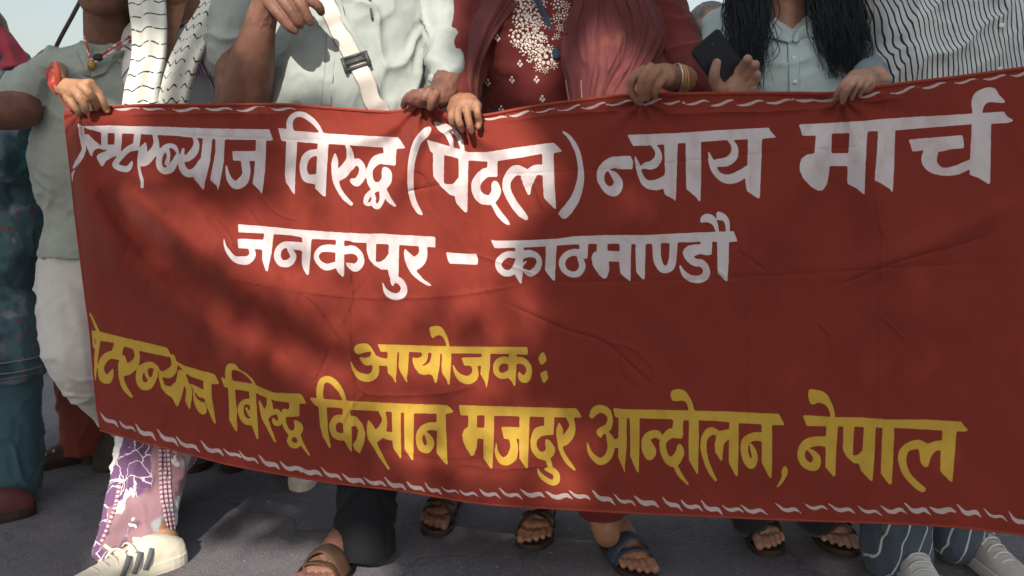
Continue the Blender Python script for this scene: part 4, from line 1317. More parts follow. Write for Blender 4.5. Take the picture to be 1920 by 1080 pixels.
mb = MB(); mb.loft([(-100, 640, 2.52, 60, 56), (-100, 900, 2.5, 54, 50)], 24, 4, 2.1)
obj("trouser_leg", remesh(mb, 0.010, 4, folds(0.006, (22, 14, 7), 6, 0.4)), M_TEALPL, r)
# shawl over the shoulder
M_PINKSH = cloth_mat("pink_orange_shawl", (0.40, 0.055, 0.10), trans=0.25, col2=(0.52, 0.14, 0.08), c2scale=16, c2lo=0.55, c2hi=0.72)
me = sheet([[(-60, 20, 2.42), (0, 50, 2.38), (20, 62, 2.40)], [(-70, 60, 2.36), (0, 84, 2.34), (42, 92, 2.37)], [(-70, 90, 2.33), (25, 118, 2.32), (60, 122, 2.35)], [(-70, 130, 2.33), (30, 130, 2.32), (50, 138, 2.36)]], 40, 34, lambda u, v: 0.010 * np.sin(u * 17 + v * 3) + 0.006 * np.sin(v * 13 + u * 5), 0.002)
obj("shawl", me, M_PINKSH, r)
mb = MB(); mb.loft([(40, 232, 2.36, 58, 52), (48, 270, 2.33, 62, 50), (42, 320, 2.32, 52, 46), (20, 345, 2.33, 36, 36)], 28, 5, 2.0)
obj("gathered_scarf", remesh(mb, 0.005, 3, folds(0.012, (9, 9, 30), 15, 0.3)), M_TEALDK, r)
M_SANDK = mat("dark_leather", (0.035, 0.024, 0.022), rough=0.55, var=0.25, bump=0.2)
M_SANRED = mat("dark_red_leather", (0.09, 0.025, 0.028), rough=0.5, var=0.25)
sneaker(r, f1, M_SANRED, M_SANDK)

# ================================================================ 2 man in the grey green polo shirt
M_POLO = cloth_mat("grey_green_polo", (0.30, 0.345, 0.335), bump=0.6, bscale=380)
M_OFFW = cloth_mat("off_white_trousers", (0.50, 0.50, 0.52))
r = empty("person", base_at(185, 2.32), "man in a grey green polo shirt and off white trousers at the banner's left end", "person", "marchers behind and beside the banner")
cb = MB()
at, hr = head(cb, 196, -52, 2.26, 66, 0.0)
cb.chain([(205, 10, 2.32, 46), (206, 70, 2.34, 46), (206, 108, 2.37, 40)])
cb.chain([(200, 160, 2.37, 56), (188, 300, 2.36, 66), (190, 480, 2.36, 66)])
cb.chain([(106, 128, 2.33, 40), (60, 180, 2.24, 39), (36, 206, 2.16, 38)], 3)
cb.chain([(36, 206, 2.16, 38), (-60, 214, 2.07, 33), (-170, 235, 1.98, 25)], 3)
cb.chain([(300, 130, 2.38, 42), (330, 220, 2.36, 38), (310, 300, 2.26, 32)], 3)
cb.chain([(150, 500, 2.36, 60), (145, 660, 2.24, 48), (225, 770, 2.52, 34), (270, 830, 2.75, 26)])
cb.chain([(240, 500, 2.36, 60), (270, 700, 2.30, 44), (295, 900, 2.24, 28), (300, 935, 2.24, 26)])
fb = MB()
for k, (dx, dy) in enumerate(((-6, 30), (4, 22), (10, 10), (12, -4))):
    fb.chain([(-190, 236 + dy * 0.3, 1.97, 10), (-225, 238 + dy, 1.95, 10), (-240 + dx, 262 + dy, 1.96, 8.5)])
fb.chain([(-160, 232, 1.98, 24), (-195, 240, 1.97, 22)]); fb.chain([(-180, 250, 1.95, 11), (-200, 275, 1.94, 9)])
make_body(r, SK_DARK, cb, fb); eyes(r, at, hr); hair_cap(r, at, hr)
mb = MB()
mb.loft([(206, 84, 2.36, 52, 44), (205, 100, 2.36, 92, 62), (200, 128, 2.35, 116, 76), (192, 170, 2.33, 116, 84), (182, 230, 2.30, 112, 88), (180, 300, 2.28, 112, 92), (185, 350, 2.29, 104, 88), (188, 400, 2.31, 94, 84), (186, 450, 2.31, 97, 84), (184, 478, 2.31, 98, 84)], 44, 6, 2.25)
mb.chain([(108, 134, 2.33, 45), (70, 165, 2.26, 46), (44, 180, 2.20, 46)], 4)
mb.chain([(300, 135, 2.38, 46), (328, 200, 2.37, 43)], 4)
pol = obj("polo_shirt", remesh(mb, 0.0055, 5, folds(0.011, (11, 8, 19), 21, -0.7, 0.0016, 50)), M_POLO, r)
bv = bvh_world(pol)
# open collar: two flat wings
M_POLOC = cloth_mat("grey_green_collar", (0.31, 0.355, 0.345))
for pts in ([(160, 92, 0), (168, 120, 0), (166, 144, 0)], [(244, 92, 0), (212, 118, 0), (172, 142, 0)]):
    P = []
    for (x, y, _) in smooth_path([(a, b, 0) for a, b, c in pts], 5):
        h = project(x, y, bv, 0.004)
        P.append(h[0] if h else W(x, y, 2.24))
    mb = MB(); mb.tube(P, np.linspace(0.020, 0.010, len(P)), 10, flat=0.22, flatdir=np.array([0.5, 0.3, 0.7])); obj("collar", mb.mesh(), M_POLOC, r)
# lanyard with a pendant
M_LANR = mat("red_white_cord", (0.42, 0.10, 0.10), rough=0.7, col2=(0.6, 0.55, 0.55), c2scale=60, c2lo=0.48, c2hi=0.52)
tube_obj("neck_cord", [(158, 70, 2.27), (164, 92, 2.24), (172, 112, 2.22), (188, 104, 2.22), (215, 86, 2.22), (244, 68, 2.25)], 0.0035, M_LANR, r)
tube_obj("neck_cord", [(160, 84, 2.26), (166, 104, 2.23), (172, 118, 2.21), (190, 110, 2.21), (220, 92, 2.22), (246, 76, 2.25)], 0.003, M_LANR, r)
M_PEND = mat("brass_pendant", (0.35, 0.22, 0.07), rough=0.35, metal=0.6)
mb = MB(); mb.sphere(W(171, 122, 2.205), np.array([0.010, 0.006, 0.014]), 10, 8); obj("pendant", mb.mesh(), M_PEND, r)
mb = MB(); mb.sphere(W(184, 108, 2.21), np.array([0.014, 0.008, 0.010]), 10, 8); obj("cord_clasp", mb.mesh(), M_SANDK, r)
mb = MB()
mb.loft([(186, 468, 2.32, 98, 82), (182, 500, 2.32, 104, 84), (180, 540, 2.32, 108, 84)], 36, 5, 2.2)
mb.chain([(146, 520, 2.30, 70), (143, 600, 2.24, 66), (158, 680, 2.20, 62), (200, 735, 2.32, 52), (250, 790, 2.5, 44)], 5)
mb.chain([(235, 520, 2.34, 66), (262, 700, 2.30, 52), (290, 860, 2.25, 42), (296, 910, 2.24, 42)], 4)
obj("trousers", remesh(mb, 0.0055, 4, folds(0.008, (3.5, 6, 22), 31, 0.35, 0.0008, 60)), M_OFFW, r)
f = Foot(G(300, 985) + np.array([0, 0.06, 0]), (-0.1, -1))
sneaker(r, f, M_SANDK, M_SANDK)
f = Foot(W(275, 850, 2.8) * np.array([1, 1, 0]), (-0.1, -1), 1.0, 0.22)
sneaker(r, f, M_SANDK, M_SANDK)
# wooden stick behind him
st = empty("flag_stick", tuple(W(105, 84, 2.72) * np.array([1, 1, 0])), "thin grey stick slanting up behind the polo shirt man's neck", "stick")
tube_obj("shaft", [(60, 190, 2.72), (105, 88, 2.72), (140, 22, 2.72), (190, -75, 2.72)], 0.0065, mat("grey_wood", (0.09, 0.085, 0.085), rough=0.8), st)
P_ = [(150, -2, 2.72), (215, -20, 2.70)]
me = sheet([[(162, -22, 2.72), (240, -40, 2.70), (330, -20, 2.74)], [(190, -75, 2.72), (270, -90, 2.70), (360, -70, 2.74)]], 20, 8, lambda u, v: 0.02 * np.sin(u * 9))
obj("flag_cloth", me, M_REDHEM, st)

# ================================================================ 3 person behind, dark rust trousers and studded shoe
M_RUST = cloth_mat("rust_trousers", (0.17, 0.040, 0.028))
r = empty("person", base_at(160, 2.8), "person behind in rust red trousers and a brown shoe, below the polo shirt man's knee", "person", "marchers behind and beside the banner")
cb = MB()
at, hr = head(cb, 245, 40, 2.85, 50)
cb.chain([(245, 90, 2.9, 34), (245, 140, 2.9, 36)]); cb.chain([(240, 200, 2.9, 70), (215, 330, 2.9, 70), (205, 500, 2.9, 72)])
cb.chain([(160, 170, 2.9, 34), (150, 330, 2.9, 28), (160, 450, 2.9, 22)]); cb.chain([(310, 170, 2.9, 34), (320, 330, 2.9, 28), (320, 450, 2.9, 22)])
cb.chain([(180, 500, 2.88, 46), (165, 680, 2.78, 36), (158, 850, 2.66, 24)]); cb.chain([(240, 500, 2.9, 46), (250, 680, 2.9, 36), (255, 830, 2.95, 24)])
make_body(r, SK_BROWN, cb); eyes(r, at, hr); hair_cap(r, at, hr)
mb = MB(); mb.loft([(245, 120, 2.9, 50, 40), (243, 160, 2.9, 86, 56), (230, 300, 2.9, 82, 60), (215, 480, 2.9, 84, 62)], 30, 5)
obj("shirt", remesh(mb, 0.010, 4, folds(0.008, (14, 10, 10), 4)), M_RUST, r)
mb = MB(); mb.loft([(168, 480, 2.86, 70, 60), (160, 620, 2.78, 58, 50), (155, 720, 2.72, 47, 44), (156, 800, 2.66, 40, 40), (156, 846, 2.64, 44, 42)], 30, 5, 2.1)
obj("trouser_leg", remesh(mb, 0.006, 4, folds(0.008, (18, 12, 14), 8, 0.5)), M_RUST, r)
mb = MB(); mb.loft([(250, 480, 2.9, 60, 54), (258, 840, 2.95, 40, 40)], 24, 5, 2.1)
obj("trouser_leg", remesh(mb, 0.010, 4), M_RUST, r)
f2 = Foot(G(180, 856) + np.array([0.02, 0, 0]), (-0.80, -0.60), 0.98)
M_BRSH = mat("brown_studded_leather", (0.055, 0.040, 0.030), rough=0.6, var=0.3)
sneaker(r, f2, M_BRSH, M_SANDK)
M_STUD = mat("silver_stud", (0.6, 0.6, 0.6), rough=0.3, metal=0.8)
for x, y, z in ((0.20, 0.030, 0.046), (0.21, 0.012, 0.050), (0.21, -0.010, 0.049), (0.23, 0.02, 0.041), (0.235, 0.0, 0.044), (0.17, 0.036, 0.052), (0.145, 0.036, 0.058)):
    mb = MB(); mb.sphere(f2(x, y, z), 0.0045, 8, 6); obj("stud", mb.mesh(), M_STUD, r)
f3 = Foot(G(255, 845) + np.array([0, 0.15, 0]), (-0.5, -0.85)); sneaker(r, f3, M_BRSH, M_SANDK)

# ================================================================ 4 woman with the black and white scarf
M_SCARF = cloth_mat("white_scarf_black_lines", (0.66, 0.69, 0.68), bump=0.5, bscale=500)
def _scarf(nt, tc, src):
    sep = _n(nt, "ShaderNodeSeparateXYZ"); nt.links.new(tc.outputs['UV'], sep.inputs[0])
    n = _n(nt, "ShaderNodeTexNoise"); n.inputs['Scale'].default_value = 26; n.inputs['Detail'].default_value = 2
    nt.links.new(tc.outputs['Object'], n.inputs['Vector'])
    wv = math_node(nt, 'MULTIPLY', math_node(nt, 'SINE', math_node(nt, 'MULTIPLY', sep.outputs[0], 130.0)), 0.0045)
    v = math_node(nt, 'ADD', math_node(nt, 'ADD', sep.outputs[1], wv), math_node(nt, 'MULTIPLY', math_node(nt, 'SUBTRACT', n.outputs['Fac'], 0.5), 0.012))
    fr = math_node(nt, 'FRACT', math_node(nt, 'MULTIPLY', v, 27.0))
    mk = math_node(nt, 'LESS_THAN', math_node(nt, 'ABSOLUTE', math_node(nt, 'SUBTRACT', fr, 0.5)), 0.048)
    n2 = _n(nt, "ShaderNodeTexNoise"); n2.inputs['Scale'].default_value = 90
    nt.links.new(tc.outputs['Object'], n2.inputs['Vector'])
    br = math_node(nt, 'GREATER_THAN', n2.outputs['Fac'], 0.40)
    return mixc(nt, math_node(nt, 'MULTIPLY', mk, br), src, (0.02, 0.035, 0.045))
overlay(M_SCARF, _scarf)
M_SCARF2 = cloth_mat("white_scarf_black_hooks", (0.66, 0.69, 0.68), bump=0.5, bscale=500)
def _scarf2(nt, tc, src):
    sep = _n(nt, "ShaderNodeSeparateXYZ"); nt.links.new(tc.outputs['UV'], sep.inputs[0])
    wv = math_node(nt, 'MULTIPLY', math_node(nt, 'SINE', math_node(nt, 'MULTIPLY', sep.outputs[0], 300.0)), 0.006)
    v = math_node(nt, 'ADD', sep.outputs[1], wv)
    fr = math_node(nt, 'FRACT', math_node(nt, 'MULTIPLY', v, 30.0))
    mk = math_node(nt, 'LESS_THAN', math_node(nt, 'ABSOLUTE', math_node(nt, 'SUBTRACT', fr, 0.5)), 0.075)
    n2 = _n(nt, "ShaderNodeTexNoise"); n2.inputs['Scale'].default_value = 75
    nt.links.new(tc.outputs['Object'], n2.inputs['Vector'])
    br = math_node(nt, 'GREATER_THAN', n2.outputs['Fac'], 0.47)
    return mixc(nt, math_node(nt, 'MULTIPLY', mk, br), src, (0.02, 0.035, 0.045))
overlay(M_SCARF2, _scarf2)
M_WKURTA = cloth_mat("white_violet_kurta", (0.60, 0.62, 0.68))
def _kurta(nt, tc, src):
    v = _n(nt, "ShaderNodeTexVoronoi"); v.feature = 'DISTANCE_TO_EDGE'; v.inputs['Scale'].default_value = 9.0
    nt.links.new(tc.outputs['Object'], v.inputs['Vector'])
    mk = math_node(nt, 'LESS_THAN', v.outputs['Distance'], 0.018)
    return mixc(nt, mk, src, (0.05, 0.05, 0.10))
overlay(M_WKURTA, _kurta)
M_VIOLET = cloth_mat("violet_stripe_cloth", (0.23, 0.13, 0.28))
overlay(M_VIOLET, stripes_x(120, 0.35, (0.55, 0.5, 0.6), rot=0.35))
M_FLORAL = cloth_mat("floral_trousers", (0.30, 0.18, 0.22))
def _floral(nt, tc, src):
    n = _n(nt, "ShaderNodeTexNoise"); n.inputs['Scale'].default_value = 8; n.inputs['Detail'].default_value = 2
    nt.links.new(tc.outputs['Object'], n.inputs['Vector'])
    sep = _n(nt, "ShaderNodeSeparateXYZ"); nt.links.new(tc.outputs['Object'], sep.inputs[0])
    # violet ground on one side and near the knee
    a = math_node(nt, 'ADD', math_node(nt, 'MULTIPLY', sep.outputs[0], -3.6), math_node(nt, 'ADD', n.outputs['Fac'], math_node(nt, 'MULTIPLY', sep.outputs[2], 1.4)))
    mr = _n(nt, "ShaderNodeMapRange"); mr.inputs['From Min'].default_value = 0.72; mr.inputs['From Max'].default_value = 0.75
    nt.links.new(a, mr.inputs['Value'])
    c = mixc(nt, mr.outputs['Result'], src, (0.145, 0.075, 0.175))
    a2 = math_node(nt, 'ADD', math_node(nt, 'MULTIPLY', sep.outputs[0], 4.0), math_node(nt, 'MULTIPLY', n.outputs['Fac'], 0.6))
    mr2 = _n(nt, "ShaderNodeMapRange"); mr2.inputs['From Min'].default_value = 0.72; mr2.inputs['From Max'].default_value = 0.75
    nt.links.new(a2, mr2.inputs['Value'])
    c = mixc(nt, mr2.outputs['Result'], c, (0.33, 0.37, 0.42))
    wn = _n(nt, "ShaderNodeTexNoise"); wn.inputs['Scale'].default_value = 16; wn.inputs['Detail'].default_value = 3
    nt.links.new(tc.outputs['Object'], wn.inputs['Vector'])
    sc_ = _n(nt, "ShaderNodeVectorMath", operation='MULTIPLY_ADD')
    nt.links.new(wn.outputs['Color'], sc_.inputs[0]); sc_.inputs[1].default_value = (0.07, 0.07, 0.05)
    nt.links.new(tc.outputs['Object'], sc_.inputs[2])
    st = _n(nt, "ShaderNodeMapping"); st.inputs['Scale'].default_value = (1.0, 1.0, 0.7); st.inputs['Location'].default_value = (0.03, 0.0, 0.02)
    nt.links.new(sc_.outputs[0], st.inputs['Vector'])
    v = _n(nt, "ShaderNodeTexVoronoi"); v.inputs['Scale'].default_value = 11.5
    nt.links.new(st.outputs[0], v.inputs['Vector'])
    n3 = _n(nt, "ShaderNodeTexNoise"); n3.inputs['Scale'].default_value = 22
    nt.links.new(tc.outputs['Object'], n3.inputs['Vector'])
    dd = math_node(nt, 'ADD', v.outputs['Distance'], math_node(nt, 'MULTIPLY', math_node(nt, 'SUBTRACT', n3.outputs['Fac'], 0.5), 0.5))
    c = mixc(nt, math_node(nt, 'LESS_THAN', dd, 0.30), c, (0.62, 0.64, 0.66))
    ve = _n(nt, "ShaderNodeTexVoronoi"); ve.feature = 'DISTANCE_TO_EDGE'; ve.inputs['Scale'].default_value = 24.0
    nt.links.new(st.outputs[0], ve.inputs['Vector'])
    c = mixc(nt, math_node(nt, 'MULTIPLY', math_node(nt, 'LESS_THAN', ve.outputs['Distance'], 0.028), mr.outputs['Result']), c, (0.6, 0.56, 0.64))
    return c
overlay(M_FLORAL, _floral)
M_BRAID = cloth_mat("braided_trim", (0.50, 0.42, 0.47))
overlay(M_BRAID, stripes_x(90, 0.42, (0.24, 0.09, 0.17), axis=1, uv=True))
r = empty("person", base_at(325, 2.25), "woman with a white scarf with black lines, violet floral trousers and white sneakers", "person", "marchers behind and beside the banner")
cb = MB()
at, hr = head(cb, 330, -105, 2.24, 66)
cb.chain([(330, -40, 2.28, 42), (332, 20, 2.30, 44), (332, 60, 2.32, 56)])
cb.chain([(330, 120, 2.33, 48), (325, 250, 2.31, 60), (320, 460, 2.31, 64)])
cb.chain([(250, 110, 2.36, 34), (225, 230, 2.34, 30), (170, 260, 2.30, 26)]); cb.chain([(408, 100, 2.36, 36), (425, 260, 2.36, 30), (410, 400, 2.3, 24)])
cb.chain([(290, 460, 2.28, 60), (288, 660, 2.16, 48), (300, 830, 2.06, 34), (296, 1010, 1.925, 24)])
cb.chain([(370, 460, 2.3, 60), (430, 680, 2.36, 46), (575, 840, 2.60, 28), (582, 880, 2.60, 24)])
make_body(r, SK_BROWN, cb); eyes(r, at, hr); hair_cap(r, at, hr)
mb = MB(); mb.loft([(330, 20, 2.34, 60, 44), (330, 60, 2.33, 90, 60), (330, 110, 2.32, 98, 70), (328, 200, 2.31, 96, 74), (324, 330, 2.31, 90, 72), (322, 500, 2.31, 104, 80), (320, 640, 2.30, 110, 84)], 36, 5, 2.2)
mb.chain([(250, 100, 2.36, 40), (228, 220, 2.35, 36)], 3); mb.chain([(408, 92, 2.36, 38), (425, 220, 2.36, 35)], 3)
kur = obj("kurta", remesh(mb, 0.006, 4, folds(0.006, (16, 12, 8), 41, 0.3)), M_WKURTA, r)
bv = bvh_world(kur)
me = sheet([[(372, 90, 2.19), (386, 90, 2.19), (398, 96, 2.21)], [(368, 120, 2.19), (384, 118, 2.185), (400, 120, 2.20)], [(364, 142, 2.19), (382, 142, 2.185), (402, 142, 2.20)]], 14, 14)
obj("yoke_panel", me, M_VIOLET, r)
me = sheet([[(308, 0, 2.235), (330, 10, 2.225), (352, 0, 2.24)], [(306, 60, 2.22), (322, 64, 2.215), (336, 55, 2.22)], [(304, 110, 2.20), (312, 116, 2.195), (320, 110, 2.20)]], 16, 16)
obj("neck_opening", me, SK_BROWN, r)
def scarf_strand(pts, m):
    q = smooth_path(np.array(pts, float), 10)
    P = W(q[:, 0], q[:, 1], q[:, 2]); k = q[:, 3] * MPP(q[:, 0], q[:, 1], q[:, 2])
    mb = MB()
    seg = 40; ang = np.linspace(0, 2 * math.pi, seg, endpoint=False)
    L = np.concatenate([[0], np.cumsum(np.linalg.norm(np.diff(P, axis=0), axis=1))])
    rings = []; uv = []
    for i in range(len(P)):
        x = np.cos(ang) * k[i]
        pleat = 0.006 * np.sin(x / 0.0075 + L[i] * 6) * (np.sin(ang) > -0.2)
        y = -np.sin(ang) * (0.022 + 0.3 * k[i] * 0.3) - pleat
        rings.append(P[i] + np.stack([x, y, x * 0.15], -1)); uv += [(a, L[i]) for a in x]
    mb.ring_loft(rings, True, uv)
    return obj("scarf_strand", mb.mesh(), m, r)
scarf_strand([(276, -80, 2.24, 34), (277, 0, 2.20, 34), (281, 55, 2.17, 32), (279, 110, 2.155, 32), (268, 165, 2.15, 34), (260, 260, 2.15, 36), (258, 360, 2.16, 38)], M_SCARF)
scarf_strand([(420, -60, 2.26, 24), (402, 0, 2.21, 24), (378, 50, 2.18, 30), (352, 100, 2.155, 31), (334, 150, 2.145, 30), (324, 200, 2.14, 30), (316, 300, 2.15, 32)], M_SCARF2)
mb = MB()
q = smooth_path([(402, -10, 2.27, 22), (414, 30, 2.26, 16), (402, 70, 2.24, 14), (392, 110, 2.235, 10)], 6)
mb.tube(W(q[:, 0], q[:, 1], q[:, 2]), q[:, 3] * 0.0014, 12, flat=0.5, flatdir=np.array([1.0, 0, 0])); obj("scarf_edge", mb.mesh(), M_SCARF2, r)
# trousers: front leg seen under the banner
mb = MB(); mb.loft([(292, 760, 2.08, 66, 52), (294, 830, 2.06, 69, 54), (282, 890, 2.02, 66, 54), (268, 950, 1.975, 66, 54), (256, 1000, 1.945, 72, 56), (250, 1030, 1.93, 76, 58)], 40, 6, 2.2)
tro = obj("trouser_leg", remesh(mb, 0.0045, 3, folds(0.013, (20, 14, 5), 44, 0.2, 0.0010, 70)), M_FLORAL, r)
bvt = bvh_world(tro)
def on_surface_tube(name, pxs, bv, rr, m, flat=0.35, off=0.0015, root=None, seg=8, uvs=True):
    P = []
    for x, y in smooth_path(pxs, 10):
        h = project(x, y, bv, off)
        if h: P.append(h[0])
    if len(P) < 3: return None
    mb = MB(); mb.tube(P, rr, seg, flat=flat, flatdir=np.array([1.0, 0, 0.1]), uvs=uvs)
    return obj(name, mb.mesh(), m, root)
_bt = bvh_world(TUNIC[0])
for yy in (676, 696, 706):
    on_surface_tube("tunic_border", [(-60, yy + 8), (-10, yy + 6), (30, yy + 2), (60, yy - 4), (76, yy - 10)], _bt, 0.007 if yy < 700 else 0.004, M_HEMB, 0.3, 0.0015, TUNIC[1])
for dx in (-8, 0, 8):
    on_surface_tube("braid", [(308 + dx, 836), (309 + dx, 880), (311 + dx, 930), (318 + dx * 0.8, 985), (320 + dx * 0.8, 1015)], bvt, 0.0042, M_BRAID, root=r)
on_surface_tube("braid", [(226, 905), (216, 950), (204, 985), (190, 1018)], bvt, 0.0045, M_BRAID, root=r)
mb = MB(); mb.chain([(345, 620, 2.3, 76), (400, 700, 2.36, 66), (520, 800, 2.52, 56), (565, 838, 2.58, 46)], 5)
obj("trouser_leg", remesh(mb, 0.008, 4, folds(0.008, (14, 12, 10), 46)), M_FLORAL, r)
mb = MB(); mb.chain([(300, 500, 2.28, 78), (296, 680, 2.14, 66), (293, 790, 2.075, 62)], 5); mb.chain([(350, 500, 2.3, 78), (345, 620, 2.3, 76)])
obj("trouser_hip", remesh(mb, 0.009, 4), M_FLORAL, r)
M_SNK = mat("cream_sneaker", (0.66, 0.63, 0.56), rough=0.55, var=0.08, bump=0.2)
M_SNKS = mat("cream_rubber", (0.62, 0.60, 0.54), rough=0.6, var=0.08)
M_GREYST = mat("grey_stripe", (0.11, 0.12, 0.15), rough=0.6)
M_LACE = cloth_mat("cream_lace", (0.68, 0.65, 0.58))
f = Foot(G(338, 1052), (-0.70, -0.72), 1.0); sneaker(r, f, M_SNK, M_SNKS, M_GREYST, M_LACE)
f = Foot(W(582, 880, 2.62), (0.12, -1), 0.92); sneaker(r, f, M_SNK, M_SNKS, M_GREYST, M_LACE)
tube_obj('ankle', [(312, 1000, 1.93, 22), (306, 1026, 1.905, 23), (302, 1044, 1.90, 26)], 0.03, SK_WARM, r, 14)
tube_obj("lace_bow", [(196, 1022, 1.84), (214, 1034, 1.835), (240, 1038, 1.835), (262, 1036, 1.84)], 0.0045, M_LACE, r)
tube_obj("lace_bow", [(198, 1046, 1.82), (214, 1030, 1.83), (236, 1034, 1.825)], 0.0035, M_LACE, r)
# her right hand comes round over the corner of the banner
cb = MB()

# ================================================================ 5 hand with the red sleeve at the banner's left corner
M_REDSL = cloth_mat("red_orange_sleeve", (0.36, 0.035, 0.030), col2=(0.55, 0.16, 0.03), c2scale=30, c2lo=0.55, c2hi=0.62)
r = empty("person", base_at(190, 2.8), "half hidden marcher whose red sleeved hand grips the banner's left corner", "person", "marchers behind and beside the banner")
cb = MB()
at, hr = head(cb, 215, -30, 2.80, 55)
cb.chain([(214, 10, 2.85, 32), (212, 60, 2.85, 34)]); cb.chain([(208, 120, 2.85, 46), (200, 250, 2.85, 50), (190, 450, 2.85, 52)])
cb.chain([(165, 450, 2.85, 40), (196, 650, 2.85, 34), (202, 826, 2.85, 24)]); cb.chain([(215, 450, 2.85, 40), (232, 650, 2.85, 34), (236, 826, 2.85, 24)])
cb.chain([(150, 130, 2.82, 26), (120, 132, 2.45, 22), (106, 138, 2.12, 16), (112, 158, 2.05, 15)], 3)
cb.chain([(262, 140, 2.85, 26), (268, 270, 2.85, 23), (266, 400, 2.85, 19)])
fb = MB()
fb.chain([(112, 160, 2.05, 17), (128, 166, 2.02, 19), (146, 170, 2.01, 22)], 3)
fb.chain([(146, 170, 2.012, 21), (136, 182, 2.012, 17)]); fb.chain([(150, 163, 2.010, 14), (168, 158, 2.005, 11)])
for nd in ([(164,157,.035,10),(182,172,.038,9.5),(192,190,.030,9),(201,207,.012,7.5)],
           [(152,160,.040,10.5),(166,174,.046,10),(176,190,.040,9.5),(179,202,.024,8)],
           [(138,166,.040,10.5),(148,180,.047,10),(158,196,.040,9.3),(162,208,.024,8)],
           [(126,176,.036,9.5),(133,190,.042,9),(143,204,.034,8.4),(148,213,.020,7)]):
    fb.chain(hand_nodes(nd), 3)
fb.chain(hand_nodes([(165, 165, -0.01, 10), (180, 180, -0.02, 9), (192, 196, -0.018, 8)]), 2)
make_body(r, SK_WARM, cb, fb); eyes(r, at, hr); hair_cap(r, at, hr)
mb = MB(); p_ = hand_nodes([(200, 206, 0.016, 1)])[0]
for (x, y, dz, a) in ((200.5, 206, 0.0185, 0.9), (178, 200, 0.031, 0.6), (161, 206, 0.031, 0.6)):
    mb = MB(); yy = float(hy(x, y, dz)); mb.sphere(W(x, y, yy), np.array([0.0052, 0.002, 0.0060]), 8, 6); obj("nail", mb.mesh(), M_NAIL, r)
mb = MB(); mb.chain([(150, 128, 2.80, 30), (122, 132, 2.45, 20), (103, 134, 2.14, 13), (104, 150, 2.06, 14), (109, 164, 2.035, 15)], 4)
obj("sleeve", remesh(mb, 0.004, 3, folds(0.006, (20, 20, 30), 61)), M_REDSL, r)
mb = MB(); mb.loft([(212, 90, 2.85, 50, 36), (208, 130, 2.85, 62, 44), (200, 300, 2.85, 62, 48), (205, 600, 2.85, 62, 48), (214, 800, 2.85, 56, 46)], 28, 4)
obj("long_tunic", remesh(mb, 0.010, 4, folds(0.008, (14, 10, 6), 62)), M_TEALDK, r)
for fx in (202, 238):
    f = Foot(W(fx, 840, 2.88) * np.array([1, 1, 0]), (0, -1)); sneaker(r, f, M_SANDK, M_SANDK)

# ================================================================ 6 man in the white shirt, centre left
M_SHIRT = cloth_mat("pale_white_shirt", (0.31, 0.36, 0.37), bump=0.5, bscale=500)
M_BLACKT = cloth_mat("black_trousers", (0.008, 0.009, 0.013), sheen=0.05)
r = empty("person", base_at(650, 2.14), "man in a pale white shirt with a bag strap across it, right hand raised", "person", "marchers behind and beside the banner")
cb = MB()
at, hr = head(cb, 640, -215, 2.10, 76)
cb.chain([(642, -140, 2.16, 50), (645, -70, 2.18, 54)]); cb.chain([(648, 10, 2.21, 66), (650, 150, 2.2, 76), (655, 360, 2.18, 76)])
cb.chain([(486, -40, 2.21, 44), (452, 90, 2.175, 42), (450, 150, 2.14, 46), (455, 215, 2.10, 49)], 3)
cb.chain([(458, 212, 2.09, 47), (470, 130, 2.04, 45), (484, 66, 2.00, 33), (492, 30, 1.99, 27)], 3)
cb.chain([(824, -30, 2.18, 40), (836, 80, 2.08, 33), (842, 140, 2.0, 29)], 3)
cb.chain([(842, 140, 2.0, 30), (832, 172, 1.95, 27)], 3)
cb.chain([(600, 380, 2.15, 70), (640, 640, 2.05, 58), (690, 850, 1.97, 44), (676, 1010, 1.91, 26)]); cb.chain([(720, 380, 2.18, 70), (760, 640, 2.2, 56), (830, 850, 2.24, 40), (842, 930, 2.26, 26)])
fb = MB()
fb.chain([(484, 64, 2.0, 31), (494, 24, 1.985, 28), (508, -6, 1.975, 30)], 3); fb.chain([(508, -6, 1.975, 28), (545, -16, 1.965, 24)])
for nd in ([(500, -2, 1.955, 13), (520, 22, 1.940, 11.5), (540, 46, 1.945, 10.5), (552, 57, 1.952, 8.5)],
           [(520, -12, 1.95, 13), (540, 12, 1.935, 11.5), (556, 36, 1.94, 10.5), (563, 46, 1.948, 8.5)],
           [(540, -20, 1.95, 12.5), (560, 4, 1.935, 11), (575, 28, 1.94, 10), (581, 41, 1.948, 8.5)],
           [(560, -20, 1.95, 12), (580, -2, 1.935, 11), (597, 12, 1.94, 9.5), (602, 22, 1.95, 8)]):
    fb.chain(nd, 3)
# left hand on the banner's top edge
fb.chain([(842, 145, 1.985, 29), (828, 176, 1.93, 26), (805, 184, 1.905, 22)], 3); fb.chain(hand_nodes([(806, 184, .03, 20), (785, 184, .036, 17), (770, 184, .036, 13)]), 2)
for nd in ([(776, 176, .036, 9.3), (762, 186, .036, 8.1), (757, 198, .022, 6.8)], [(790, 174, .046, 8.9), (778, 184, .052, 8.5), (770, 196, .030, 6.8)],
           [(805, 172, .048, 8.9), (795, 184, .056, 8.5), (788, 196, .034, 6.8)], [(818, 176, .046, 8.5), (810, 190, .052, 8.1), (806, 202, .036, 6.8)]):
    fb.chain(hand_nodes(nd), 3)
f4 = Foot(G(668, 1046) + np.array([0, 0.03, 0]), (-0.32, -0.95), 0.98)
tips = bare_foot(fb, f4, -1, W(676, 1000, 1.915))
f5 = Foot(G(846, 950) + np.array([0, 0.05, 0]), (-0.15, -1)); bare_foot(fb, f5, 1, W(842, 915, 2.25))
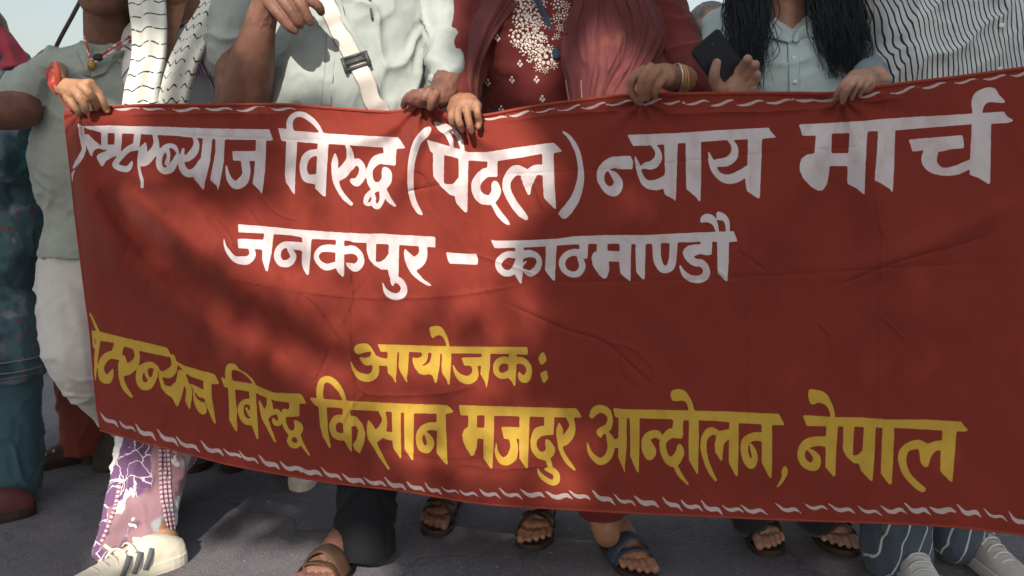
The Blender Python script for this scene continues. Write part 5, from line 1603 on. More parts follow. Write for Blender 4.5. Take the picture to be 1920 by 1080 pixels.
make_body(r, SK_DARK, cb, fb); eyes(r, at, hr); hair_cap(r, at, hr)
for p, rr in tips:
    mb = MB(); mb.sphere(p + np.array([0, 0, rr * 0.35]), np.array([rr * 0.8, rr * 0.8, rr * 0.3]), 8, 6); obj("toenail", mb.mesh(), M_NAIL, r)
mb = MB()
mb.loft([(645, -110, 2.2, 70, 50), (645, -70, 2.2, 150, 74), (648, 0, 2.19, 168, 96), (650, 90, 2.185, 158, 104), (652, 190, 2.18, 162, 106), (655, 320, 2.17, 164, 104), (655, 460, 2.16, 168, 100)], 48, 6, 2.3)
mb.chain([(486, -56, 2.2, 60), (458, 10, 2.19, 58), (440, 72, 2.18, 54), (437, 98, 2.175, 53)], 4)
mb.chain([(820, -60, 2.18, 56), (832, 20, 2.12, 46), (838, 90, 2.06, 40), (841, 142, 2.0, 39)], 4)
sh = obj("shirt", remesh(mb, 0.0055, 5, folds(0.021, (6, 6, 11), 72, 0.9, 0.002, 40)), M_SHIRT, r)
bv = bvh_world(sh)
tube_obj("cuff", [(806, 146, 1.985), (824, 153, 1.955), (842, 156, 1.95), (862, 152, 1.965), (872, 143, 1.99)], 0.010, M_SHIRT, r, 10, 5, 0.5, np.array([0, 0, 1.0]))
on_surface_tube("placket", [(622, 60), (620, 110), (616, 150), (612, 200)], bv, 0.012, M_SHIRT, 0.18, 0.0008, r)
# bag strap
M_STRAP = cloth_mat("white_webbing", (0.55, 0.52, 0.52), bump=0.6, bscale=900)
M_BUCK = mat("dark_grey_plastic", (0.055, 0.062, 0.072), rough=0.45)
def strap_on(pxs, w, m, nm, off=0.005):
    P = []
    for x, y in smooth_path(pxs, 10):
        h = project(x, y, bv, off)
        P.append(h[0] if h else None)
    P = [p for p in P if p is not None]
    P = np.array(P); 
    for _ in range(3): P[1:-1] = (P[:-2] + 2 * P[1:-1] + P[2:]) / 4
    T = P[-1] - P[0]; T /= np.linalg.norm(T)
    side = np.cross(T, np.array([0, -1.0, 0])); side /= np.linalg.norm(side)
    mb = MB(); mb.tube(P, w, 10, flat=0.10, flatdir=side)
    return obj(nm, mb.mesh(), m, r)
strap_on([(604, -20), (630, 45), (655, 95), (668, 120)], 0.021, M_STRAP, "bag_strap")
strap_on([(668, 116), (684, 150), (700, 185), (714, 218)], 0.021, M_STRAP, "bag_strap", 0.008)
strap_on([(622, -20), (650, 40), (676, 90), (692, 116)], 0.006, M_SHIRT, "strap_edge", 0.009)
bp = project(667, 118, bv, 0.014)
if bp:
    c = bp[0]; ang = math.radians(-17)
    Rm = np.array([[math.cos(ang), 0, -math.sin(ang)], [0, 1, 0], [math.sin(ang), 0, math.cos(ang)]])
    Rm = Rm.T
    for dz_, nm in ((0.013, 'buckle_bar'), (-0.013, 'buckle_bar'), (0.0, 'buckle_bar')):
        mb = MB(); mb.tube([c + Rm @ np.array([-0.028, 0, dz_]), c + Rm @ np.array([0.028, 0, dz_])], 0.0038, 8); obj(nm, mb.mesh(), M_BUCK, r)
    for dx_ in (-0.028, 0.028):
        mb = MB(); mb.tube([c + Rm @ np.array([dx_, 0, -0.02]), c + Rm @ np.array([dx_, 0, 0.016])], 0.0046, 8); obj("buckle_side", mb.mesh(), M_BUCK, r)
tube_obj("pocket_pen", [(692, -8, 2.055), (695, 14, 2.05), (698, 36, 2.05)], 0.003, M_BUCK, r)
mb = MB(); mb.loft([(655, 400, 2.16, 160, 96), (650, 520, 2.14, 160, 98)], 32, 4)
mb.loft([(610, 540, 2.12, 84, 70), (650, 700, 2.03, 72, 62), (686, 860, 1.965, 62, 56), (686, 940, 1.935, 57, 54), (684, 1005, 1.915, 53, 52), (684, 1036, 1.91, 54, 52)], 34, 5, 2.15)
mb.chain([(720, 540, 2.18, 84), (770, 720, 2.22, 66), (835, 880, 2.25, 52)], 5)
obj("trousers", remesh(mb, 0.0065, 3, folds(0.014, (16, 12, 10), 75, 0.5)), M_BLACKT, r)
M_SANBR = mat("brown_leather", (0.062, 0.036, 0.024), rough=0.55, var=0.25)
sandal(r, f4, -1, M_SANDK, M_SANBR, "wide"); sandal(r, f5, 1, M_SANDK, M_SANDK, "cross")

# ================================================================ 7 woman in maroon
M_MAROON = cloth_mat("maroon_kurta", (0.115, 0.021, 0.022), sheen=0.12)
M_ROSE = cloth_mat("dusty_rose_dupatta", (0.19, 0.060, 0.070), trans=0.32, sheen=0.08, col2=(0.30, 0.125, 0.075), c2scale=12, c2lo=0.56, c2hi=0.8)
M_EMB = mat("white_embroidery", (0.62, 0.56, 0.54), rough=0.7, var=0.15, vscale=90)
M_NAVY = cloth_mat("navy_tassel", (0.03, 0.055, 0.09))
r = empty("person", base_at(1080, 2.10), "woman in a maroon kurta with white embroidery and a dusty rose dupatta", "person", "marchers behind and beside the banner")
cb = MB()
at, hr = head(cb, 1010, -225, 2.04, 72)
cb.chain([(1015, -150, 2.10, 44), (1020, -80, 2.14, 46)]); cb.chain([(1040, 10, 2.15, 66), (1050, 150, 2.14, 76), (1060, 360, 2.12, 76)])
cb.chain([(904, -20, 2.14, 38), (878, 110, 2.05, 33), (868, 190, 1.97, 26)], 3)
cb.chain([(1204, -10, 2.14, 38), (1280, 110, 2.01, 33), (1292, 150, 1.93, 27)], 3); cb.chain([(1290, 150, 1.93, 30), (1262, 150, 1.87, 24)], 3)
cb.chain([(1000, 400, 2.1, 70), (1010, 700, 2.12, 52), (1015, 950, 2.14, 28)]); cb.chain([(1110, 400, 2.1, 70), (1125, 700, 1.98, 52), (1130, 960, 1.91, 32), (1138, 1000, 1.90, 27)])
fb = MB()
# her right hand: a fist over the edge
fb.chain([(866, 196, 1.955, 24), (862, 200, 1.92, 24), (876, 198, 1.90, 24)], 2)
fb.chain(hand_nodes([(852, 206, .03, 15), (872, 198, .036, 16), (890, 200, .034, 14)]), 2)
for nd in ([(852, 204, .040, 8.8), (846, 216, .050, 8.4), (848, 230, .040, 7.7), (853, 238, .022, 6.6)],
           [(864, 198, .046, 9.2), (858, 213, .058, 8.8), (862, 232, .048, 8.1), (867, 243, .026, 7.0)],
           [(879, 194, .046, 9.2), (876, 210, .058, 8.8), (880, 232, .048, 8.3), (884, 246, .026, 7.0)],
           [(893, 196, .042, 8.8), (895, 212, .052, 8.4), (898, 228, .042, 7.7), (897, 238, .024, 6.6)]):
    fb.chain(hand_nodes(nd), 3)
# her left hand
fb.chain([(1290, 150, 1.92, 27), (1266, 148, 1.86, 24), (1246, 142, 1.83, 24)], 3); fb.chain(hand_nodes([(1246, 142, .024, 22), (1222, 140, .030, 19), (1206, 146, .030, 15)]), 2)
for nd in ([(1206, 130, .034, 10.4), (1188, 146, .044, 9.2), (1183, 168, .040, 8.8), (1194, 188, .024, 7.6), (1202, 195, .014, 6.0)],
           [(1220, 126, .040, 10.4), (1205, 144, .054, 9.6), (1201, 168, .048, 8.8), (1204, 186, .030, 7.4)],
           [(1236, 132, .040, 10.0), (1222, 148, .054, 9.2), (1214, 168, .046, 8.3), (1214, 184, .028, 6.9)],
           [(1250, 142, .036, 9.2), (1238, 156, .050, 8.4), (1230, 170, .042, 7.5), (1228, 182, .026, 6.4)]):
    fb.chain(hand_nodes(nd), 3)
f6 = Foot(G(1142, 1022) + np.array([-0.005, 0.03, 0]), (0.28, -0.96), 0.96); tips = bare_foot(fb, f6, 1, W(1134, 985, 1.905))
f7 = Foot(G(1020, 968) + np.array([0.0, 0.03, 0]), (-0.15, -1), 1.0); bare_foot(fb, f7, -1, W(1018, 930, 2.14))
make_body(r, SK_BROWN, cb, fb); eyes(r, at, hr); hair_cap(r, at, hr)
mb = MB()
mb.loft([(1030, -110, 2.15, 80, 50), (1040, -60, 2.15, 150, 78), (1045, 0, 2.14, 166, 100), (1050, 80, 2.12, 170, 112), (1052, 130, 2.12, 160, 106), (1056, 230, 2.12, 152, 100), (1062, 420, 2.10, 172, 108), (1066, 700, 2.06, 190, 118), (1066, 860, 2.06, 196, 118)], 48, 6, 2.25)
mb.chain([(902, -40, 2.14, 56), (878, 90, 2.06, 46), (866, 180, 1.98, 34)], 4)
mb.chain([(1200, -30, 2.14, 58), (1262, 70, 2.06, 50), (1292, 130, 1.97, 42), (1300, 158, 1.925, 36)], 4)
ku = obj("kurta", remesh(mb, 0.006, 5, folds(0.010, (8, 8, 20), 81, -0.25, 0.001, 60)), M_MAROON, r)
bv = bvh_world(ku)
mb = MB(); mb.loft([(1125, 820, 1.96, 58, 50), (1128, 920, 1.92, 48, 44), (1130, 968, 1.905, 42, 40)], 30, 5, 2.1)
obj("trouser_leg", remesh(mb, 0.005, 3, folds(0.006, (20, 12, 14), 85)), M_MAROON, r)
mb = MB(); mb.loft([(1012, 820, 2.12, 56, 50), (1016, 930, 2.14, 40, 40)], 24, 4, 2.1)
obj("trouser_leg", remesh(mb, 0.008, 3), M_MAROON, r)
# embroidery: flower clusters of small stitched beads
def flower(cx, cy, rad, nm="embroidered_flower", petals=8, dense=1.0):
    mb = MB(); any_ = False
    pts = [(0, 0, 0.26)]
    for k in range(petals):
        a = 2 * math.pi * k / petals + cx
        pts += [(math.cos(a) * 0.58, math.sin(a) * 0.58, 0.22), (math.cos(a + 0.2) * 0.95, math.sin(a + 0.2) * 0.95, 0.15)]
    for x, y, s in pts:
        h = project(cx + x * rad, cy + y * rad, bv, 0.0005)
        if h is None: continue
        k = s * rad * MPP(cx, cy, 2.0) * 0.82
        mb.sphere(h[0], np.array([k, 0.0011, k]), 7, 5); any_ = True
    if any_: obj(nm, mb.mesh(), M_EMB, r)
for cx, cy, rad in ((985, 8, 16), (1012, 6, 14), (978, 38, 17), (1003, 34, 16), (1024, 44, 11), (972, 68, 18), (1000, 70, 15), (1018, 72, 9), (986, 90, 14), (1006, 92, 11), (1024, 106, 22), (1000, 106, 10), (1010, 126, 9), (1038, 122, 9),
                    (1046, 8, 13), (1058, 30, 11), (1044, 34, 10), (1050, 52, 9), (1062, 12, 9), (1044, 68, 7), (968, 82, 8), (1022, 132, 7), (1032, 92, 8)):
    flower(cx, cy, rad, petals=9 if rad > 13 else 7)
rg = np.random.default_rng(5)
mb = MB()
for k in range(230):
    t = rg.random(); cx = 978 + 34 * t + rg.normal(0, 13) ; cy = -4 + 118 * t + rg.normal(0, 4)
    h = project(cx, cy, bv, 0.0002)
    if h is None: continue
    k_ = rg.uniform(1.3, 2.6) * 0.00125
    mb.sphere(h[0], np.array([k_, 0.0010, k_]), 6, 4)
o = obj("embroidery_beads", mb.mesh(), M_EMB, r); o["kind"] = "stuff"
for cx, cy in ((933, 72), (1017, 186), (915, 155), (960, 150), (1006, 150), (940, 205), (975, 120)):
    mb = MB()
    for k in range(4):
        x, y = cx + (0, -3.2, 3.2, 0.5)[k], cy + (-5, 0, 1, 4)[k]
        h = project(x, y, bv, 0.0004)
        if h: mb.sphere(h[0], np.array([0.0030, 0.0016, 0.0036]), 7, 5)
    if mb.n: obj("embroidered_sprig", mb.mesh(), M_EMB, r)
tube_obj("neck_tassel", [(1000, -10, 2.0), (1022, 30, 1.985), (1036, 66, 1.98), (1042, 95, 1.985)], 0.006, M_NAVY, r, 8, 6, 0.5, np.array([1.0, 0, 0]))
tube_obj("neck_tassel", [(1028, 50, 1.982), (1038, 76, 1.98), (1044, 110, 1.985)], 0.009, M_NAVY, r, 8, 6, 0.4, np.array([1.0, 0, 0]))
def pleats(n, a, ph=0.0):
    def f(u, v):
        w = u + 0.05 * np.sin(v * 5 + u * 4 + ph)
        q = np.stack([w * n * 0.42, v * 1.6, 0 * u + ph], -1)
        z = fbm(q, 3, 12); z2 = np.clip(1 - np.abs(fbm(q * np.array([1.3, 1.2, 1]) + 3.3, 2, 15)), 0, 1) ** 4
        return a * (1.3 * z + 1.5 * z2 + 0.5 * np.sin(w * n * 1.7 + ph)) + 0.004 * np.sin(v * 9 + u * 6)
    return f
me = sheet([[(1066, -60, 2.02), (1130, -60, 1.98), (1190, -50, 2.02), (1225, -40, 2.09)],
            [(1076, 0, 1.985), (1130, 0, 1.95), (1200, 6, 1.98), (1246, 20, 2.05)],
            [(1056, 50, 1.975), (1120, 55, 1.94), (1210, 60, 1.96), (1272, 70, 2.02)],
            [(1052, 110, 1.965), (1110, 118, 1.935), (1200, 122, 1.94), (1252, 128, 1.965)],
            [(1062, 170, 1.955), (1108, 180, 1.935), (1164, 184, 1.93), (1206, 182, 1.935)],
            [(1074, 260, 1.96), (1112, 265, 1.945), (1160, 262, 1.94), (1196, 258, 1.95)]], 110, 70, pleats(20, 0.0068), 0.0016)
dup = obj("dupatta", me, M_ROSE, r); dup["label"] = "dusty rose dupatta over the left shoulder"
me = sheet([[(905, -70, 2.12), (950, -50, 2.03), (1002, -40, 2.06)], [(884, 0, 2.08), (930, 0, 2.0), (976, 2, 2.02)], [(872, 60, 2.03), (902, 62, 1.985), (934, 58, 2.0)], [(868, 130, 1.99), (884, 130, 1.955), (902, 126, 1.965)], [(870, 210, 1.965), (882, 212, 1.945), (896, 210, 1.95)], [(872, 300, 1.97), (884, 300, 1.96), (896, 300, 1.97)]], 50, 60, pleats(8, 0.006, 0.7), 0.0016)
obj("dupatta", me, M_ROSE, r)
M_GOLD = mat("gold_thread", (0.50, 0.30, 0.10), rough=0.45, metal=0.3)
bvd = bvh_world(dup); M_PALEGOLD = mat("pale_gold_thread", (0.30, 0.15, 0.12), rough=0.6)
for x0, y0, x1, y1 in ((1062, 150, 1068, 188), (1090, 150, 1092, 184)):
    on_surface_tube("dupatta_trim", [(x0, y0), ((x0 + x1) / 2, (y0 + y1) / 2), (x1, y1)], bvd, 0.0016, M_PALEGOLD, 0.5, 0.002, r)
for k, (x, y) in enumerate(((1268, 150), (1273, 152), (1278, 153))):
    c = W(x, y, 1.865 + 0.008 * k); mb = MB()
    ang = np.linspace(0, 2 * math.pi, 28)
    ax = np.array([1.0, 0.25, 0.1]); ax /= np.linalg.norm(ax)
    e1 = np.array([0, 0, 1.0]); e2 = np.cross(ax, e1)
    P = c + 0.033 * (np.cos(ang)[:, None] * e1 + np.sin(ang)[:, None] * e2)
    mb.tube(P, 0.0032, 8); obj("bangle", mb.mesh(), mat("silver_bangle", (0.55, 0.5, 0.45), rough=0.3, metal=0.8) if k == 0 else M_GOLD, r)
M_BLSTR = mat("blue_strap", (0.042, 0.056, 0.095), rough=0.6)
sandal(r, f6, 1, M_SANDK, M_BLSTR, "wide"); sandal(r, f7, -1, M_SANDK, M_SANDK, "cross")
# blue strap round the ankle of the near foot
mb = MB(); ang = np.linspace(0, 2 * math.pi, 24); c = f6(0.045, 0, 0.105)
mb.tube(np.stack([c[0] + 0.037 * np.cos(ang), c[1] + 0.037 * np.sin(ang), np.full(24, c[2])], -1), 0.009, 8, flat=0.3, flatdir=np.array([0, 0, 1.0])); obj("ankle_strap", mb.mesh(), M_BLSTR, r)

# ================================================================ 8 woman with long black hair
M_PALEB = cloth_mat("pale_blue_shirt", (0.40, 0.51, 0.57), bump=0.45, bscale=500)
M_BLUESL = cloth_mat("slate_blue_cloth", (0.17, 0.23, 0.31))
M_DKTR = cloth_mat("dark_trousers", (0.018, 0.020, 0.026))
r = empty("person", base_at(1490, 2.0), "woman with long loose black hair in a pale blue collared shirt", "person", "marchers behind and beside the banner")
cb = MB()
at, hr = head(cb, 1480, -170, 1.93, 78)
cb.chain([(1480, -100, 2.0, 46), (1482, -20, 2.01, 46), (1484, 30, 2.02, 46)]); cb.chain([(1488, 110, 2.03, 66), (1490, 250, 2.02, 72), (1492, 420, 2.0, 76)])
cb.chain([(1364, 70, 2.04, 38), (1333, 190, 1.98, 33), (1350, 240, 1.86, 30)], 3); cb.chain([(1350, 240, 1.86, 30), (1366, 190, 1.80, 24)], 3)
cb.chain([(1598, 44, 2.03, 40), (1622, 110, 1.96, 33), (1632, 150, 1.86, 25)], 3); cb.chain([(1640, 150, 1.85, 28), (1614, 152, 1.78, 22)], 3)
cb.chain([(1430, 420, 2.0, 72), (1415, 700, 2.02, 54), (1405, 960, 2.04, 30)]); cb.chain([(1550, 420, 2.0, 72), (1540, 700, 2.02, 54), (1530, 960, 2.04, 30)])
fb = MB()
# phone hand: palm towards us, thumb left, fingers behind and round the right edge
fb.chain([(1366, 196, 1.80, 24), (1366, 172, 1.785, 24), (1372, 164, 1.775, 24)], 3); fb.chain([(1354, 168, 1.775, 18), (1384, 166, 1.772, 18)])
fb.chain([(1350, 166, 1.766, 14), (1340, 150, 1.752, 11.5), (1340, 134, 1.738, 10), (1344, 118, 1.732, 8.5)], 4)
fb.chain([(1372, 156, 1.775, 13), (1386, 136, 1.764, 11.5), (1398, 120, 1.745, 10.5), (1402, 111, 1.728, 9)], 4)
fb.chain([(1382, 164, 1.772, 12.5), (1397, 146, 1.762, 11.2), (1411, 130, 1.745, 10.2), (1416, 121, 1.730, 8.6)], 4)
fb.chain([(1390, 172, 1.772, 12), (1404, 160, 1.764, 10.6), (1416, 148, 1.752, 9.4), (1419, 140, 1.742, 8)], 4)
fb.chain([(1388, 180, 1.775, 11), (1402, 174, 1.768, 9.5), (1412, 166, 1.76, 8.5)], 3)
# other hand over the edge
fb.chain([(1640, 150, 1.84, 26), (1622, 152, 1.78, 23), (1606, 152, 1.75, 22)], 3); fb.chain(hand_nodes([(1622, 156, .020, 19), (1602, 153, .026, 17), (1592, 156, .026, 14)]), 2)
for nd in ([(1594, 148, .036, 8.7), (1580, 160, .044, 8.0), (1570, 174, .036, 7.4), (1567, 185, .016, 6.1)],
           [(1606, 146, .042, 9.1), (1594, 160, .052, 8.4), (1584, 178, .042, 7.6), (1580, 191, .018, 6.2)],
           [(1620, 148, .040, 8.7), (1609, 160, .050, 8.0), (1600, 174, .040, 7.1), (1597, 184, .018, 5.9)],
           [(1632, 152, .034, 8.0), (1622, 162, .042, 7.1), (1614, 172, .034, 6.4), (1611, 180, .018, 5.3)]):
    fb.chain(hand_nodes(nd), 3)
f8 = Foot(G(1408, 982) + np.array([0, 0.05, 0]), (0.0, -1), 1.0); f9 = Foot(G(1525, 982) + np.array([0, 0.05, 0]), (0.05, -1), 1.0)
bare_foot(fb, f8, -1, W(1405, 940, 2.05)); bare_foot(fb, f9, 1, W(1530, 940, 2.05))
make_body(r, SK_FAIR, cb, fb); eyes(r, at, hr); hair_cap(r, at, hr)
mb = MB()
mb.loft([(1484, 18, 2.03, 60, 44), (1486, 44, 2.03, 122, 66), (1488, 80, 2.02, 146, 84), (1490, 140, 2.01, 142, 94), (1490, 240, 2.0, 132, 92), (1492, 420, 1.99, 150, 96), (1492, 560, 1.99, 156, 98)], 44, 6, 2.25)
mb.chain([(1364, 62, 2.04, 52), (1334, 150, 2.0, 46), (1330, 205, 1.97, 42)], 4)
she = obj("shirt", remesh(mb, 0.0055, 5, folds(0.011, (9, 7, 13), 91, 0.4, 0.0016, 50)), M_PALEB, r)
mb = MB(); mb.chain([(1596, 36, 2.03, 54), (1616, 90, 1.99, 46), (1628, 130, 1.93, 38), (1630, 152, 1.87, 32)], 5)
obj("sleeve", remesh(mb, 0.005, 4, folds(0.007, (14, 10, 22), 92, 0.5)), M_BLUESL, r)
bv = bvh_world(she)
for pts in ([(1420, 44), (1440, 60), (1466, 70), (1486, 76)], [(1522, 60), (1510, 62), (1498, 70), (1488, 78)]):
    P = []
    for x, y in smooth_path(pts, 6):
        h = project(x, y, bv, 0.006); P.append(h[0] if h else W(x, y, 1.9))
    mb = MB(); mb.tube(P, np.linspace(0.020, 0.007, len(P)), 10, flat=0.25, flatdir=np.array([0.2, 0.3, 0.9])); obj("collar", mb.mesh(), M_PALEB, r)
me = sheet([[(1440, 0, 1.965), (1480, 0, 1.945), (1516, 0, 1.965)], [(1452, 40, 1.955), (1482, 44, 1.935), (1510, 38, 1.955)], [(1476, 66, 1.93), (1486, 72, 1.922), (1500, 62, 1.935)]], 14, 12)
obj("neckline", me, SK_FAIR, r)
on_surface_tube("placket", [(1487, 78), (1488, 110), (1489, 150), (1490, 182)], bv, 0.013, M_PALEB, 0.16, 0.0006, r)
for (x, y) in ((1488, 112), (1490, 154), (1491, 196)):
    h = project(x, y, bv, 0.004)
    if h:
        mb = MB(); mb.sphere(h[0], np.array([0.0052, 0.002, 0.0052]), 10, 6); obj("button", mb.mesh(), mat("pearl_button", (0.6, 0.66, 0.68), rough=0.3), r)
mb = MB(); mb.chain([(1402, -90, 1.965, 36), (1402, -20, 1.955, 36), (1403, 50, 1.945, 32), (1408, 104, 1.925, 22), (1410, 140, 1.915, 10)], 4)
mb.chain([(1548, -90, 1.97, 36), (1556, -20, 1.965, 38), (1570, 40, 1.95, 34), (1582, 90, 1.935, 22), (1588, 126, 1.925, 9)], 4)
obj("hair_mass", remesh(mb, 0.005, 4, folds(0.006, (60, 30, 6), 97)), M_HAIR, r)
# hair: many tapering locks
rg = np.random.default_rng(11)
mb = MB()
def lock(pts, r0, r1):
    q = smooth_path(np.array(pts, float), 5)
    mb.tube(W(q[:, 0], q[:, 1], q[:, 2]), np.linspace(r0, r1, len(q)), 4)
for k in range(1000):
    u = rg.random(); j = rg.normal(0, 1, 6)
    x0 = 1364 + u * 80; xe = 1380 + u * 46 + j[0] * 9
    ln = rg.uniform(95, 172) if u < 0.8 else rg.uniform(40, 120)
    lock([(1432 + (u - 0.5) * 60, -150, 1.93 - 0.02 * u), (x0 + j[1] * 3, -40, 1.915 + j[5] * .010), (x0 + (xe - x0) * .4 + j[2] * 9, 30, 1.905 + j[5] * .012), (x0 + (xe - x0) * .75 + j[3] * 10, 30 + (ln - 30) * .55, 1.895 + j[5] * .010), (xe + j[4] * 5, ln, 1.88 + j[5] * .006)], rg.uniform(.0006, .0013), 0.0003)
for k in range(900):
    u = rg.random(); j = rg.normal(0, 1, 6)
    x0 = 1510 + u * 96; xe = 1552 + u * 70 + j[0] * 8
    ln = rg.uniform(60, 150)
    lock([(1525 + (u - 0.5) * 50, -150, 1.93), (x0 + j[1] * 3, -40, 1.925 + j[5] * .010), (x0 + (xe - x0) * .35 + j[2] * 9, 20, 1.912 + j[5] * .012), (x0 + (xe - x0) * .7 + j[3] * 9, 20 + (ln - 20) * .55, 1.902 + j[5] * .012), (xe + j[4] * 4, ln, 1.888)], rg.uniform(.0006, .0013), 0.0003)
for pts in ([(1432, 10, 1.9), (1446, 60, 1.885), (1462, 92, 1.88), (1450, 112, 1.88), (1428, 118, 1.88)], [(1430, 20, 1.9), (1452, 50, 1.885), (1458, 84, 1.88), (1446, 106, 1.88)], [(1425, 30, 1.9), (1440, 55, 1.885), (1452, 62, 1.88)],
            [(1422, 60, 1.89), (1432, 110, 1.88), (1424, 150, 1.875), (1428, 166, 1.87)], [(1512, 40, 1.9), (1516, 70, 1.89), (1530, 96, 1.885)], [(1548, 90, 1.9), (1560, 130, 1.89), (1572, 150, 1.885)], [(1420, 100, 1.88), (1432, 140, 1.875), (1430, 172, 1.87)],
            [(1455, -10, 1.92), (1462, 20, 1.91), (1450, 50, 1.9), (1436, 62, 1.89)], [(1590, 60, 1.9), (1600, 110, 1.9), (1596, 136, 1.89)]):
    lock(pts, 0.0012, 0.0006)
obj("loose_hair", mb.mesh(), M_HAIR, r)
mb = MB(); mb.loft([(1492, 540, 1.99, 150, 94), (1490, 640, 1.99, 150, 94)], 28, 4)
mb.chain([(1430, 600, 2.0, 80), (1415, 800, 2.02, 62), (1406, 966, 2.035, 40)], 4); mb.chain([(1550, 600, 2.0, 80), (1540, 800, 2.02, 62), (1530, 966, 2.035, 40)], 4)
obj("trousers", remesh(mb, 0.008, 4, folds(0.007, (14, 12, 9), 95)), M_DKTR, r)
sandal(r, f8, -1, M_SANDK, M_SANDK, "wide"); sandal(r, f9, 1, M_SANDK, M_SANDK, "wide")

# phone in her hand
ph = empty("mobile_phone", tuple(W(1345, 108, 1.75)), "black mobile phone held tilted in the long haired woman's hand", "phone")
cP = W(1344, 109, 1.757)
u_ = W(1375, 130, 1.757) - W(1322, 79, 1.757); v_ = W(1362, 78, 1.757) - W(1322, 136, 1.757)
a1 = np.array([0.62, 0.10, -0.76]); a1 /= np.linalg.norm(a1)           # long side, down to the right
a2 = np.array([0.90, 0.28, 0.44]); a2 -= a1 * (a1 @ a2); a2 /= np.linalg.norm(a2)
a3 = np.cross(a1, a2); a3 *= -np.sign(a3[1])
M_PHONE = mat("black_phone_case", (0.006, 0.008, 0.016), rough=0.5, spec=0.22, var=0.2)
M_PHEDGE = mat("grey_phone_edge", (0.10, 0.12, 0.14), rough=0.35, metal=0.4)
M_LENS = mat("camera_lens", (0.01, 0.01, 0.015), rough=0.08, spec=0.7)
def rrect(hw, hh, rad, n=5):
    pts = []
    for cx, cy, a0 in ((hw - rad, hh - rad, 0), (-hw + rad, hh - rad, 90), (-hw + rad, -hh + rad, 180), (hw - rad, -hh + rad, 270)):
        for k in range(n + 1):
            a = math.radians(a0 + 90 * k / n); pts.append((cx + rad * math.cos(a), cy + rad * math.sin(a)))
    return pts
HL, HWd = 0.045, 0.039
def ring(z, inset=0.0, rad=0.009):
    return np.array([cP + a1 * x + a2 * y + a3 * z for x, y in rrect(HL - inset, HWd - inset, rad)])
mb = MB(); mb.ring_loft([ring(-0.0045, 0.0015), ring(-0.003), ring(0.003), ring(0.0042, 0.0012)]); obj("phone_body", mb.mesh(False), M_PHONE, ph)
mb = MB(); mb.ring_loft([ring(-0.0022, -0.0006), ring(0.0022, -0.0006)], cap=False); obj("frame", mb.mesh(False), M_PHEDGE, ph)
for x, y in ((-0.026, 0.006),):
    mb = MB(); c = cP + a1 * x + a2 * y + a3 * 0.0045; mb.tube([c, c + a3 * 0.0016], 0.0030, 14); obj("lens", mb.mesh(), M_LENS, ph)

# ================================================================ 9 person in the striped shirt
M_STRIPE = cloth_mat("striped_shirt", (0.50, 0.56, 0.62), bump=0.35)
overlay(M_STRIPE, stripes_x(104, 0.27, (0.016, 0.026, 0.050), warp=0.055, wscale=4.5, rot=0.22))
M_PSTR = cloth_mat("striped_trousers", (0.060, 0.085, 0.125))
overlay(M_PSTR, stripes_x(27, 0.09, (0.46, 0.50, 0.55), warp=0.06, wscale=6, rot=-0.28))
r = empty("person", base_at(1800, 1.9), "person in a white shirt with dark vertical stripes at the right edge", "person", "marchers behind and beside the banner")
cb = MB()
at, hr = head(cb, 1800, -240, 1.86, 84)
cb.chain([(1800, -160, 1.9, 52), (1800, -90, 1.92, 56)]); cb.chain([(1800, 10, 1.95, 76), (1800, 160, 1.94, 84), (1800, 380, 1.93, 84)])
cb.chain([(1660, -60, 1.96, 42), (1653, 110, 1.985, 36), (1690, 250, 1.955, 32), (1760, 300, 1.86, 26)], 3); cb.chain([(1954, -50, 1.93, 42), (1996, 70, 1.85, 36), (2030, 120, 1.72, 29)], 3)
cb.chain([(1740, 420, 1.93, 84), (1700, 720, 1.90, 62), (1685, 1000, 1.90, 34)]); cb.chain([(1860, 420, 1.93, 84), (1830, 720, 1.92, 62), (1800, 990, 1.94, 34)])
fb = MB(); fb.chain([(2030, 120, 1.72, 28), (2050, 112, 1.66, 24)])
for k in range(4):
    fb.chain([(2040 + 12 * k, 104 + 2 * k, 1.63, 11), (2036 + 12 * k, 120, 1.600, 10), (2036 + 12 * k, 138, 1.590, 9)])
fb.chain([(1760, 300, 1.86, 25), (1790, 306, 1.83, 22)])
for k in range(4):
    fb.chain([(1792, 292 + 9 * k, 1.83, 9), (1815, 296 + 9 * k, 1.81, 8.5), (1825, 304 + 9 * k, 1.83, 8)])
make_body(r, SK_BROWN, cb, fb); eyes(r, at, hr); hair_cap(r, at, hr)
mb = MB()
mb.loft([(1800, -130, 1.95, 80, 54), (1800, -90, 1.95, 160, 86), (1802, 0, 1.94, 172, 108), (1802, 100, 1.93, 166, 112), (1802, 220, 1.93, 164, 112), (1800, 380, 1.92, 170, 112), (1800, 520, 1.92, 176, 112)], 48, 6, 2.3)
mb.chain([(1662, -70, 1.96, 60), (1652, 20, 1.98, 52), (1654, 130, 1.985, 46), (1690, 250, 1.955, 42)], 4)
mb.chain([(1950, -70, 1.94, 60), (1990, 40, 1.88, 52), (2010, 100, 1.80, 46)], 4)
ss = obj("striped_shirt", remesh(mb, 0.0055, 5, folds(0.016, (7, 6, 13), 101, 0.7, 0.0018, 45)), M_STRIPE, r)
bv = bvh_world(ss)
for (x, y) in ((1877, 48), (1874, 130), (1880, -30)):
    h = project(x, y, bv, 0.003)
    if h:
        mb = MB(); mb.sphere(h[0], np.array([0.0065, 0.002, 0.0055]), 10, 6); obj("button", mb.mesh(), mat("pale_button", (0.6, 0.68, 0.68), rough=0.3), r)
mb = MB(); mb.loft([(1800, 500, 1.92, 170, 108), (1790, 620, 1.92, 160, 104)], 30, 4)
